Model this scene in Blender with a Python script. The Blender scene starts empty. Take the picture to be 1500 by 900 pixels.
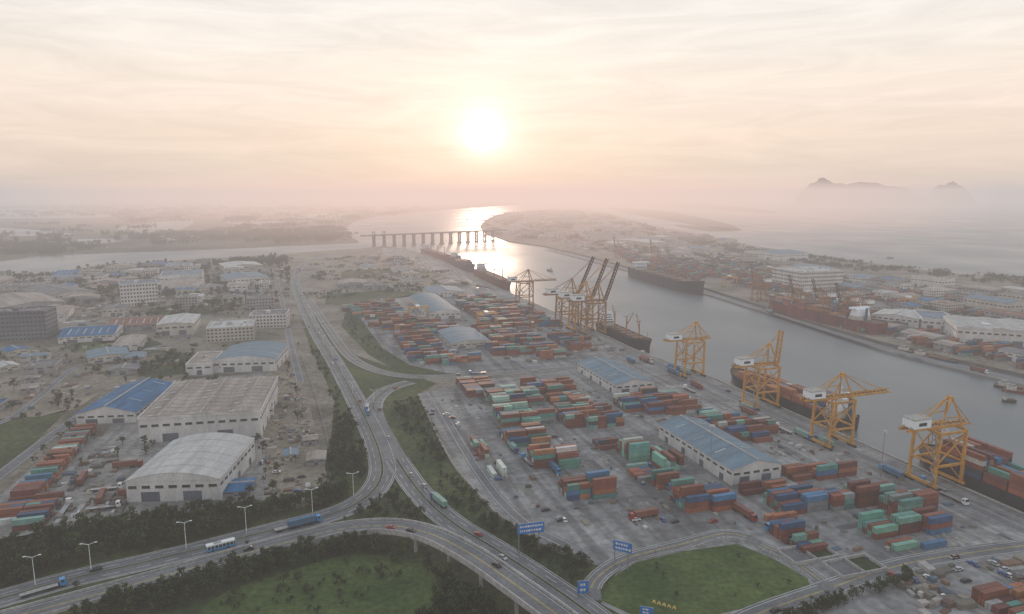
import bpy, math, random
from mathutils import Vector, Matrix, noise
random.seed(11)
RD=random
H=150.0; F=1000.0; PITCH=math.atan(165/1000)
sp,cp=math.sin(PITCH),math.cos(PITCH)
def P(px,py,z=0.0):
    """image pixel back-projected from the camera -> world coordinates on the horizontal plane z"""
    x=(px-750)/F; d=(py-450)/F
    t=(H-z)/(sp+d*cp)
    return Vector((x*t,(cp-d*sp)*t,z))
def L(*a): return [P(a[i],a[i+1]) for i in range(0,len(a),2)]
scene=bpy.context.scene
COL=scene.collection
# ------------------------------------------------------------------ materials
def mat(name,col,rough=.85,var=.2,scale=.05,col2=None,metal=0,fine=.1,stretch=None,spec=.3,objrand=0,attr=False,bump=0,rot=0,streak=0):
    m=bpy.data.materials.new(name); m.use_nodes=True
    nt=m.node_tree; N=nt.nodes; K=nt.links
    b=N['Principled BSDF']; b.inputs['Roughness'].default_value=rough; b.inputs['Metallic'].default_value=metal
    b.inputs['Specular IOR Level'].default_value=spec
    tc=N.new('ShaderNodeTexCoord'); src=tc.outputs['Object']
    if stretch:
        mp=N.new('ShaderNodeMapping'); mp.inputs['Scale'].default_value=stretch; K.new(src,mp.inputs[0]); src=mp.outputs[0]
    n1=N.new('ShaderNodeTexNoise'); n1.inputs['Scale'].default_value=scale; n1.inputs['Detail'].default_value=5; n1.inputs['Roughness'].default_value=.65
    K.new(src,n1.inputs['Vector'])
    n2=N.new('ShaderNodeTexNoise'); n2.inputs['Scale'].default_value=scale*14; n2.inputs['Detail'].default_value=2
    K.new(src,n2.inputs['Vector'])
    rp=N.new('ShaderNodeValToRGB')
    c2=col2 if col2 else [c*(1+var) for c in col]
    c1=col if col2 else [c*(1-var) for c in col]
    rp.color_ramp.elements[0].position=.36; rp.color_ramp.elements[1].position=.64
    rp.color_ramp.elements[0].color=(*c1,1); rp.color_ramp.elements[1].color=(*c2,1)
    K.new(n1.outputs[0],rp.inputs[0])
    mr=N.new('ShaderNodeMapRange'); mr.inputs[1].default_value=.3; mr.inputs[2].default_value=.7
    mr.inputs[3].default_value=1-fine*2; mr.inputs[4].default_value=1+fine*2
    K.new(n2.outputs[0],mr.inputs[0])
    fac=mr.outputs[0]
    if streak:   # wheel-worn lanes following the quay direction
        m1=N.new('ShaderNodeMapping'); m1.inputs['Rotation'].default_value=(0,0,rot); K.new(tc.outputs['Object'],m1.inputs[0])
        for sc_,lo in (((.16,.008,1),1-streak),((.012,.09,1),1-streak*.6)):
            m2=N.new('ShaderNodeMapping'); m2.inputs['Scale'].default_value=sc_; K.new(m1.outputs[0],m2.inputs[0])
            n4=N.new('ShaderNodeTexNoise'); n4.inputs['Scale'].default_value=1; n4.inputs['Detail'].default_value=5; n4.inputs['Distortion'].default_value=.5; K.new(m2.outputs[0],n4.inputs['Vector'])
            r4=N.new('ShaderNodeMapRange'); r4.inputs[1].default_value=.38; r4.inputs[2].default_value=.58; r4.inputs[3].default_value=lo; r4.inputs[4].default_value=1.08; K.new(n4.outputs[0],r4.inputs[0])
            mm=N.new('ShaderNodeMath'); mm.operation='MULTIPLY'; K.new(fac,mm.inputs[0]); K.new(r4.outputs[0],mm.inputs[1]); fac=mm.outputs[0]
    vm=N.new('ShaderNodeVectorMath'); vm.operation='SCALE'
    if attr:
        at=N.new('ShaderNodeAttribute'); at.attribute_name='Col'
        mx=N.new('ShaderNodeVectorMath'); mx.operation='MULTIPLY'
        K.new(at.outputs['Color'],mx.inputs[0]); K.new(rp.outputs[0],mx.inputs[1]); K.new(mx.outputs[0],vm.inputs[0])
    else: K.new(rp.outputs[0],vm.inputs[0])
    K.new(fac,vm.inputs['Scale'])
    out=vm.outputs[0]
    if objrand:
        oi=N.new('ShaderNodeObjectInfo'); m2=N.new('ShaderNodeMapRange'); m2.inputs[3].default_value=1-objrand; m2.inputs[4].default_value=1+objrand
        K.new(oi.outputs['Random'],m2.inputs[0]); v2=N.new('ShaderNodeVectorMath'); v2.operation='SCALE'
        K.new(out,v2.inputs[0]); K.new(m2.outputs[0],v2.inputs['Scale']); out=v2.outputs[0]
    K.new(out,b.inputs['Base Color'])
    return m
QU=(P(1285,658)-P(1045,553)).normalized(); QV=Vector((-QU.y,QU.x,0))
if QV.x<0: QV=-QV
YAW=math.atan2(QV.y,QV.x)
M={}
M['dirt']=mat('dirt',(.1,.09,.07),.95,col2=(.25,.22,.18),scale=.018,fine=.16)
M['grass']=mat('grass',(.022,.04,.012),.95,col2=(.066,.085,.028),scale=.02,fine=.2)
M['lawn']=mat('lawn',(.033,.062,.013),.95,col2=(.08,.112,.03),scale=.03,fine=.16)
M['dry']=mat('dry_field',(.14,.12,.09),.95,col2=(.27,.23,.18),scale=.02,fine=.14)
M['asphalt']=mat('asphalt',(.115,.118,.128),.85,col2=(.175,.177,.185),scale=.05,fine=.09)
M['concrete']=mat('port_concrete',(.155,.155,.16),.85,col2=(.275,.27,.268),scale=.02,fine=.12,rot=-YAW,streak=.34)
M['concrete2']=mat('yard_concrete',(.185,.178,.168),.85,col2=(.31,.295,.28),scale=.03,fine=.14,rot=-.2,streak=.26)
M['kerb']=mat('kerb_stone',(.36,.355,.35),.8)
M['paint']=mat('road_paint',(.58,.58,.56),.7,fine=.15,scale=.3)
M['paint_y']=mat('yellow_paint',(.5,.38,.1),.7)
M['quay']=mat('quay_wall',(.12,.115,.11),.85,scale=.1)
M['white']=mat('white_wall',(.54,.535,.53),.65,.16,.12,stretch=(1,1,.3),fine=.06)
M['cream']=mat('cream_wall',(.43,.41,.37),.7,.16,.12,stretch=(1,1,.3),fine=.06)
M['grey']=mat('grey_wall',(.27,.27,.28),.7,.18,.12,stretch=(1,1,.3),fine=.06)
M['roof_tan']=mat('weathered_roof',(.22,.185,.165),.85,col2=(.38,.33,.3),scale=.05,stretch=(3,.3,1),fine=.09,spec=.12)
M['roof_white']=mat('pale_metal_roof',(.36,.36,.36),.75,col2=(.5,.5,.49),scale=.08,stretch=(3,.4,1),fine=.07,spec=.15)
M['roof_blue']=mat('blue_metal_roof',(.035,.125,.25),.75,.28,.1,stretch=(3,.4,1),spec=.15)
M['roof_bluegrey']=mat('bluegrey_metal_roof',(.14,.205,.26),.75,.18,.06,stretch=(.4,3,1),fine=.07,spec=.15)
M['roof_grey']=mat('grey_roof',(.16,.16,.17),.8,.26,.08,spec=.15)
M['roof_red']=mat('red_tile_roof',(.2,.1,.075),.8,.25,.1)
M['glass']=mat('window_glass',(.025,.033,.042),.15,.3,.3,spec=.6)
M['door']=mat('roller_door',(.1,.12,.15),.5)
M['rib']=mat('roof_rib',(.33,.32,.3),.6)
M['sky_l']=mat('skylight_panel',(.5,.5,.47),.7,spec=.15)
M['crane']=mat('crane_yellow',(.5,.25,.045),.6,.22,.2,fine=.08)
M['crane_dk']=mat('crane_brown',(.12,.062,.042),.6,.2,.2)
M['crane_or']=mat('crane_orange',(.31,.145,.05),.6,.2,.2)
M['steel']=mat('galvanised_steel',(.35,.35,.35),.4,metal=.5)
M['house']=mat('machinery_house',(.74,.78,.82),.5,.06,.2)
M['hull_k']=mat('dark_hull',(.024,.026,.034),.5,.3,.1,stretch=(1,1,.3))
M['hull_r']=mat('red_hull',(.14,.04,.032),.55,.3,.1,stretch=(1,1,.3))
M['hull_b']=mat('blue_hull',(.04,.08,.15),.55,.3,.1,stretch=(1,1,.3))
M['deck']=mat('ship_deck',(.14,.078,.055),.8,.3,.1)
M['bark']=mat('bark',(.07,.055,.04),.95)
M['leaf']=mat('foliage',(.015,.028,.009),.9,col2=(.056,.078,.024),scale=.45,fine=.22,objrand=.42)
M['cont']=mat('container_paint',(.8,.8,.8),.65,col2=(1.12,1.12,1.12),scale=.25,fine=.08,attr=True)
M['tyre']=mat('rubber',(.02,.02,.02),.9)
M['sign_b']=mat('sign_blue',(.03,.17,.5),.5,.08)
M['sand']=mat('sand',(.24,.21,.17),.95)
M['rock']=mat('island_rock',(.05,.06,.06),.95,scale=.01)
M['clutter']=mat('goods',(.8,.8,.8),.8,col2=(1.1,1.1,1.1),scale=.3,attr=True)
M['mud']=mat('far_plain',(.022,.03,.018),.95,col2=(.1,.092,.072),scale=.004,fine=.25)
M['tar']=mat('tar_patch',(.1,.1,.105),.85,scale=.1)
def water():
    m=bpy.data.materials.new('water'); m.use_nodes=True; N=m.node_tree.nodes; K=m.node_tree.links
    b=N['Principled BSDF']; b.inputs['Base Color'].default_value=(.11,.135,.15,1); b.inputs['IOR'].default_value=1.33
    b.inputs['Specular IOR Level'].default_value=.9
    tc=N.new('ShaderNodeTexCoord'); mp=N.new('ShaderNodeMapping'); mp.inputs['Scale'].default_value=(1,.6,1); K.new(tc.outputs['Object'],mp.inputs[0])
    n=N.new('ShaderNodeTexNoise'); n.inputs['Scale'].default_value=.12; n.inputs['Detail'].default_value=5; K.new(mp.outputs[0],n.inputs['Vector'])
    bp=N.new('ShaderNodeBump'); bp.inputs['Strength'].default_value=.35; bp.inputs['Distance'].default_value=.35
    K.new(n.outputs[0],bp.inputs['Height']); K.new(bp.outputs[0],b.inputs['Normal'])
    n3=N.new('ShaderNodeTexNoise'); n3.inputs['Scale'].default_value=.006; n3.inputs['Detail'].default_value=4; K.new(mp.outputs[0],n3.inputs['Vector'])
    mr=N.new('ShaderNodeMapRange'); mr.inputs[1].default_value=.35; mr.inputs[2].default_value=.65; mr.inputs[3].default_value=.34; mr.inputs[4].default_value=.5
    K.new(n3.outputs[0],mr.inputs[0]); K.new(mr.outputs[0],b.inputs['Roughness'])
    return m
M['water']=water()
# ------------------------------------------------------------------ mesh builder
class MB:
    def __init__(s): s.v=[];s.f=[];s.m=[];s.mats=[];s.c=[]
    def mi(s,k):
        if k not in s.mats: s.mats.append(k)
        return s.mats.index(k)
    def face(s,pts,k,col=(1,1,1)):
        i=len(s.v); s.v+= [tuple(p) for p in pts]; s.f.append(tuple(range(i,i+len(pts)))); s.m.append(s.mi(k)); s.c.append(col)
    def box(s,x0,y0,z0,x1,y1,z1,k,col=(1,1,1),top=None):
        i=len(s.v)
        s.v+=[(x0,y0,z0),(x1,y0,z0),(x1,y1,z0),(x0,y1,z0),(x0,y0,z1),(x1,y0,z1),(x1,y1,z1),(x0,y1,z1)]
        a=s.mi(k); t=s.mi(top) if top else a
        for q,mm in (((0,1,5,4),a),((1,2,6,5),a),((2,3,7,6),a),((3,0,4,7),a),((4,5,6,7),t),((3,2,1,0),a)):
            s.f.append(tuple(i+j for j in q)); s.m.append(mm); s.c.append(col)
    def beam(s,a,b,w,k,w2=None,n=4):
        a=Vector(a);b=Vector(b); d=(b-a)
        if d.length<1e-6: return
        d.normalize(); up=Vector((0,0,1)) if abs(d.z)<.95 else Vector((1,0,0))
        x=d.cross(up).normalized(); y=x.cross(d).normalized(); w2=w if w2 is None else w2
        i=len(s.v); off=math.pi/4 if n==4 else 0; kk=.7071 if n==4 else .5
        for p,ww in ((a,w),(b,w2)):
            for j in range(n):
                an=off+2*math.pi*j/n; q=p+x*math.cos(an)*ww*kk+y*math.sin(an)*ww*kk; s.v.append(tuple(q))
        mm=s.mi(k)
        for j in range(n):
            j2=(j+1)%n; s.f.append((i+j,i+j2,i+n+j2,i+n+j)); s.m.append(mm); s.c.append((1,1,1))
        s.f.append(tuple(i+j for j in reversed(range(n)))); s.m.append(mm); s.c.append((1,1,1))
        s.f.append(tuple(i+n+j for j in range(n))); s.m.append(mm); s.c.append((1,1,1))
    def mesh(s,name):
        me=bpy.data.meshes.new(name); me.from_pydata(s.v,[],s.f)
        for k in s.mats: me.materials.append(M[k])
        me.polygons.foreach_set('material_index',s.m)
        if any(c!=(1,1,1) for c in s.c):
            at=me.color_attributes.new('Col','FLOAT_COLOR','CORNER'); buf=[]
            for f,c in zip(s.f,s.c): buf+= [c[0],c[1],c[2],1]*len(f)
            at.data.foreach_set('color',buf)
        me.update(); return me
    def obj(s,name,loc=(0,0,0),yaw=0,parent=None):
        return place(name,s.mesh(name),loc,yaw,parent)
def place(name,me,loc=(0,0,0),yaw=0,parent=None,sc=1):
    o=bpy.data.objects.new(name,me); o.location=loc; o.rotation_euler=(0,0,yaw)
    o.scale=(sc,sc,sc) if not isinstance(sc,tuple) else sc
    COL.objects.link(o)
    if parent: o.parent=parent
    return o
def empty(name):
    o=bpy.data.objects.new(name,None); COL.objects.link(o); return o
def inpoly(x,y,poly):
    c=False; j=len(poly)-1
    for i in range(len(poly)):
        a=poly[i];b=poly[j]
        if (a.y>y)!=(b.y>y) and x<(b.x-a.x)*(y-a.y)/(b.y-a.y)+a.x: c=not c
        j=i
    return c
def sheet(name,pts,k,z):
    mb=MB(); pts=[Vector((p.x,p.y,z)) for p in pts]
    ar=sum(pts[i].x*pts[(i+1)%len(pts)].y-pts[(i+1)%len(pts)].x*pts[i].y for i in range(len(pts)))
    if ar<0: pts.reverse()
    mb.face(pts,k); return mb.obj(name)
def smooth(pts,step=4.0,closed=False):
    out=[]; n=len(pts)
    for i in range(n-1 if not closed else n):
        p1=pts[i%n];p2=pts[(i+1)%n]
        p0=pts[(i-1)%n] if (closed or i>0) else p1*2-p2
        p3=pts[(i+2)%n] if (closed or i<n-2) else p2*2-p1
        k=max(1,int((p2-p1).length/step))
        for j in range(k):
            t=j/k
            out.append(.5*((2*p1)+(p2-p0)*t+(2*p0-5*p1+4*p2-p3)*t*t+(3*p1-p0-3*p2+p3)*t**3))
    if not closed: out.append(pts[-1].copy())
    return out
# ------------------------------------------------------------------ land & water
WZ=-3.0
sheet('water',[Vector((-40000,-3000,0)),Vector((40000,-3000,0)),Vector((40000,60000,0)),Vector((-40000,60000,0))],'water',WZ)
QE=L(1900,935,1500,752,1285,658,1045,553,930,512,835,467,735,424,680,398,640,378,600,366,560,361)
def land(name,pts,k,side='quay'):
    ar=sum(pts[i].x*pts[(i+1)%len(pts)].y-pts[(i+1)%len(pts)].x*pts[i].y for i in range(len(pts)))
    if ar<0: pts=list(reversed(pts))
    mb=MB(); mb.face([Vector((p.x,p.y,0)) for p in pts],k)
    for i in range(len(pts)):
        a=pts[i];b=pts[(i+1)%len(pts)]
        mb.face([(a.x,a.y,WZ-1),(b.x,b.y,WZ-1),(b.x,b.y,0),(a.x,a.y,0)],side)
    return mb.obj(name)
nearland=[Vector((560,-600,0))]+QE+L(530,364,470,368,400,373,300,379,200,386,120,393,60,402,0,407,-200,414,-800,420)+[Vector((-6000,1000,0)),Vector((-6000,-600,0))]
land('ground',nearland,'dirt')
farland=L(-800,398,-200,389,0,381,60,373,160,369,260,366,400,360,470,357,525,354,513,346,504,336,518,324,556,316,620,310,680,305,740,301,800,297)+[Vector((3000,38000,0)),Vector((-38000,38000,0)),Vector((-38000,2500,0))]
land('far_ground',farland,'mud','sand')
RB=L(1900,640,1500,548,1400,526,1290,500,1200,475,1120,449,1030,421,960,402,920,391,860,375,800,361,745,353,712,342,703,332,712,322,730,314,770,309,830,306,890,312,960,332,1040,346,1100,360,1180,371,1250,382,1330,393,1400,401,1500,407,1900,430)
land('east_bank_ground',RB,'dirt')
for q in ((890,304,960,308,1040,322,1085,336,1060,337,1000,326,930,314),(955,299,1000,297,1060,301,1130,309,1120,312,1040,306),(990,330,1050,333,1085,337,1040,338)):
    land('sandbar',[Vector((p.x,p.y,0)) for p in smooth(L(*q),60,True)],'mud','sand')
for q in ((172,346,180,332,228,326,282,324,268,335,222,343),(-60,305,80,308,165,317,60,320,-80,318),(300,300,420,300,400,304,330,305),(330,325,400,321,420,325,360,329),(-100,336,-20,333,60,338,110,344,20,346,-90,345),(60,352,150,350,180,354,110,358),(430,316,500,312,490,318,440,321),(180,303,270,302,250,307,190,308),(300,341,380,338,420,343,340,347)):
    sheet('pond_water',smooth(L(*q),40,True),'water',.1)
# ------------------------------------------------------------------ ground sheets
def gs(name,k,z,*a): return sheet(name,L(*a),k,z)
gs('grass_ground','grass',.03,-300,830,0,790,160,765,330,745,450,735,470,690,485,640,490,590,478,560,455,510,440,470,470,465,520,520,590,545,640,562,612,578,640,640,665,685,725,752,800,797,900,835,960,815,1100,1000,-600,1000)
gs('port_pavement','concrete',.06,612,578,700,557,860,540,900,525,926,514,1045,556,1285,661,1500,755,1850,915,1700,1000,1100,1000,880,885,905,835,860,825,790,795,725,750,690,712,665,680,640,640)
gs('container_yard_pavement','concrete',.06,505,450,560,440,640,425,700,418,735,426,835,469,924,513,860,535,700,548,600,545,560,520,520,480)
gs('quay_pavement','concrete2',.06,560,363,600,367,640,380,680,400,735,426,700,420,640,400,600,385,560,375)
gs('factory_yard_pavement','concrete2',.03,150,640,205,560,290,555,400,545,432,520,440,560,445,740,330,752,160,772,0,800,-60,800,0,725,100,640)
gs('construction_ground','dry',.06,402,500,432,500,455,600,480,700,450,740,400,745,385,650)
gs('field_ground','dry',.03,-50,560,60,545,200,535,170,560,110,600,60,610,-50,615)
gs('field_ground','grass',.03,-100,620,60,610,100,600,60,640,0,700,-150,760)
gs('field_ground','grass',.06,205,540,240,515,280,520,270,548,215,556)
gs('field_ground','lawn',.06,90,510,130,495,180,498,150,520)
gs('field_ground','grass',.06,150,480,230,500,260,515,200,520,140,500)
gs('field_ground','grass',.06,200,455,300,440,360,425,380,440,300,462,240,470)
gs('terrace_ground','dry',.03,470,400,520,372,570,370,640,400,700,418,640,425,560,440,500,448,450,440)
gs('terrace_ground','grass',.06,478,432,560,425,600,428,620,432,560,440,500,448,476,446)
gs('terrace_ground','grass',.06,500,398,590,392,640,400,560,408,500,410)
gs('verge_ground','grass',.09,508,452,530,470,560,510,600,535,660,548,640,553,590,548,540,520,500,478)
gs('lawn','lawn',.09,893,850,930,825,1000,808,1080,797,1135,820,1183,848,1187,862,1130,882,1040,903,930,903,880,880)
sheet('meadow_lawn',smooth(L(290,900,330,868,420,838,500,815,570,815,625,835,650,870,655,905,600,960,250,960),6,True),'lawn',.06)
gs('lawn','lawn',.09,336,657,356,657,350,684,330,686)
# repaired paving and painted lane lines in the port
mb=MB()
pr=random.Random(5)
portpoly=L(640,600,860,545,920,522,1285,675,1500,765,1700,860,1400,900,1200,800,1080,770,860,810,740,740)
xs=[p.x for p in portpoly];ys=[p.y for p in portpoly]
for i in range(60):
    x=pr.uniform(min(xs),max(xs)); y=pr.uniform(min(ys),max(ys))
    if not inpoly(x,y,portpoly): continue
    a=pr.uniform(4,26);b=pr.uniform(1.5,6); c=Vector((x,y,.066+i*.0004)); U,V=(QU,QV) if pr.random()<.6 else (QV,-QU)
    mb.face([c,c+V*b,c+V*b-U*a,c-U*a],'tar' if pr.random()<.65 else 'concrete2')
mb.obj('pavement_patches')
mb=MB(); o=P(926,516)
for off in (-27,-34,-41,-60):
    a=o+QV*off+QU*5; 
    for k in range(62):
        p=a+QU*k*6.5; 
        if off==-34 and k%2: continue
        mb.face([(p.x,p.y,.125),((p+QV*.25).x,(p+QV*.25).y,.125),((p+QV*.25+QU*6.5).x,(p+QV*.25+QU*6.5).y,.125),((p+QU*6.5).x,(p+QU*6.5).y,.125)],'paint_y' if off==-60 else 'paint')
mb.obj('quay_lane_markings')
# ------------------------------------------------------------------ roads
ROADS={}; ROADPTS=[]
def near_road(x,y,extra=0):
    for (a,b,r) in ROADPTS:
        dx=a-x
        if dx>r+extra or dx<-r-extra: continue
        dy=b-y
        if dx*dx+dy*dy<(r+extra)**2: return True
    return False
def road(name,pts,width,z=.12,elev=None,lanes=2,median=False,step=5.0,kerb=True):
    c=smooth([p.copy() for p in pts],step)
    n=len(c); mb=MB(); nrm=[]
    for i in range(n):
        t=(c[min(i+1,n-1)]-c[max(i-1,0)]); t.z=0; t.normalize(); nrm.append(Vector((-t.y,t.x,0)))
        if elev is None: c[i].z=z
    skip=[near_road(c[i].x,c[i].y,1.5) and elev is None for i in range(n)]
    hw=width/2
    def strip(o0,o1,dz,k,i):
        a,b=c[i],c[i+1]
        mb.face([a+nrm[i]*o1+Vector((0,0,dz)),a+nrm[i]*o0+Vector((0,0,dz)),b+nrm[i+1]*o0+Vector((0,0,dz)),b+nrm[i+1]*o1+Vector((0,0,dz))],k)
    for i in range(n-1):
        strip(-hw,hw,0,'asphalt',i)
        if elev is not None:
            for s in (-1,1):
                o=hw*s
                a0=c[i]+nrm[i]*o; b0=c[i+1]+nrm[i+1]*o; a1=c[i]+nrm[i]*(o+.4*s); b1=c[i+1]+nrm[i+1]*(o+.4*s); u=Vector((0,0,1.0))
                low=Vector((0,0,1.4)) if c[i].z>3 else Vector((0,0,c[i].z))
                mb.face([a0,b0,b0+u,a0+u],'kerb'); mb.face([a1-low,b1-low,b1+u,a1+u],'kerb'); mb.face([a0+u,b0+u,b1+u,a1+u],'kerb')
            if c[i].z>3:
                mb.face([c[i]-nrm[i]*hw-low,c[i]+nrm[i]*hw-low,c[i+1]+nrm[i+1]*hw-low,c[i+1]-nrm[i+1]*hw-low],'quay')
        if skip[i] or skip[i+1]: continue
        if kerb and elev is None:
            for s in (-1,1):
                o0=hw*s; o1=(hw+.35)*s
                a0=c[i]+nrm[i]*o0; b0=c[i+1]+nrm[i+1]*o0; a1=c[i]+nrm[i]*o1; b1=c[i+1]+nrm[i+1]*o1; u=Vector((0,0,.13)); w=Vector((0,0,-.12))
                mb.face([a0,b0,b0+u,a0+u],'kerb'); mb.face([a0+u,b0+u,b1+u,a1+u],'kerb'); mb.face([a1+w,b1+w,b1+u,a1+u],'kerb')
        for s in (-1,1):
            strip((hw-.9)*s-.1,(hw-.9)*s+.1,.02,'paint',i)
        if median: 
            strip(-.6,.6,.15,'grass' ,i); strip(-.8,-.6,.17,'kerb',i); strip(.6,.8,.17,'kerb',i)
            for s in (-1,1):
                if i%2==0: strip(hw*.5*s-.1,hw*.5*s+.1,.02,'paint',i)
        elif kerb:
            strip(-.3,-.12,.02,'paint_y',i); strip(.12,.3,.02,'paint_y',i)
    if elev is not None:
        acc=0
        for i in range(n-1):
            acc+=(c[i+1]-c[i]).length
            if acc>19 and c[i].z>3:
                acc=0
                for s in (-.6,.6):
                    q=c[i]+nrm[i]*hw*s; mb.beam((q.x,q.y,0),(q.x,q.y,c[i].z-2.2),1.6,'kerb',n=10)
                q0=c[i]-nrm[i]*hw*.85; q1=c[i]+nrm[i]*hw*.85; mb.beam((q0.x,q0.y,c[i].z-2),(q1.x,q1.y,c[i].z-2),1.2,'kerb')
    o=mb.obj(name); ROADS[len(ROADS)]=(c,nrm,width)
    for i in range(n): ROADPTS.append((c[i].x,c[i].y,hw))
    return o
road('road',L(560,366,520,369,480,374,452,383,437,396,433,415,445,450,465,490,490,530,515,575,538,620,553,655,560,690,548,718,518,741,470,759,400,777,300,803,200,827,100,850,0,878,-150,920),14,z=.14,lanes=4,median=True)
road('road',L(602,560,570,570,549,588,549,610,565,645,590,688,622,730,665,768,725,805,790,848,850,890,900,930,960,985),13,z=.18,lanes=4,median=True)
road('road',L(452,440,468,462,488,492,512,522,545,541,590,551,650,552,740,547,820,541,868,536,905,523),10,z=.22)
vp=[]
for (x,y,z) in ((-80,930,.35),(60,893,.4),(200,855,.5),(330,819,.8),(430,792,1.8),(500,775,4.2),(570,770,7),(630,782,8.5),(690,812,9),(750,853,9),(815,900,9),(870,945,9)): vp.append(P(x,y,z))
road('viaduct_road',vp,10,elev=True)
road('access_road',L(868,880,866,862,880,842,920,818,990,800,1060,782,1095,788),7,z=.16)
road('access_road',L(1040,935,1110,900,1200,868,1330,826,1500,800,1620,790),9,z=.16)
road('access_road',L(1095,790,1150,815,1200,850,1215,866),6,z=.2)
road('port_road',L(925,519,1045,566,1285,678,1500,778),8,z=.1,kerb=False)
road('yard_road',L(640,590,700,690,760,760,830,800),6,z=.1,kerb=False)
road('lane',L(-100,640,0,620,60,580,110,540,180,520,260,500,300,480),6,z=.1,kerb=False)
road('lane',L(-50,735,60,650,130,600),8,z=.1,kerb=False)
road('lane',L(447,480,400,478,330,470,280,460,230,455,100,480,0,490),6,z=.1,kerb=False)
road('lane',L(440,560,425,500,415,450,405,410),7,z=.1,kerb=False)
road('bank_road',L(1800,628,1500,560,1290,508,1120,455,1030,427,920,395,800,364),9,z=.1,kerb=False)
road('coast_road',L(1600,422,1400,408,1250,389,1100,366,960,340,850,320),10,z=.1,kerb=False)
mb=MB()
for i in range(len(QE)-2):
    a=QE[i];b=QE[i+1]; d=(b-a).normalized(); n=Vector((d.y,-d.x,0)); n=n if n.x<0 else -n
    for (o0,o1,z1,k) in ((0,1.2,.35,'kerb'),(4,4.35,.16,'steel'),(22,22.35,.16,'steel')):
        p=[a+n*o0,b+n*o0,b+n*o1,a+n*o1]
        mb.face([Vector((q.x,q.y,z1)) for q in p],k)
        mb.face([Vector((p[3].x,p[3].y,0)),Vector((p[2].x,p[2].y,0)),Vector((p[2].x,p[2].y,z1)),Vector((p[3].x,p[3].y,z1))],k)
    ln=(b-a).length; s=0
    while s<ln:
        q=a+d*s; mb.beam((q.x-.3,q.y,-2.5),(q.x-.3,q.y,.1),1.2,'tyre'); s+=12
mb.obj('quay_edge')
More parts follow.
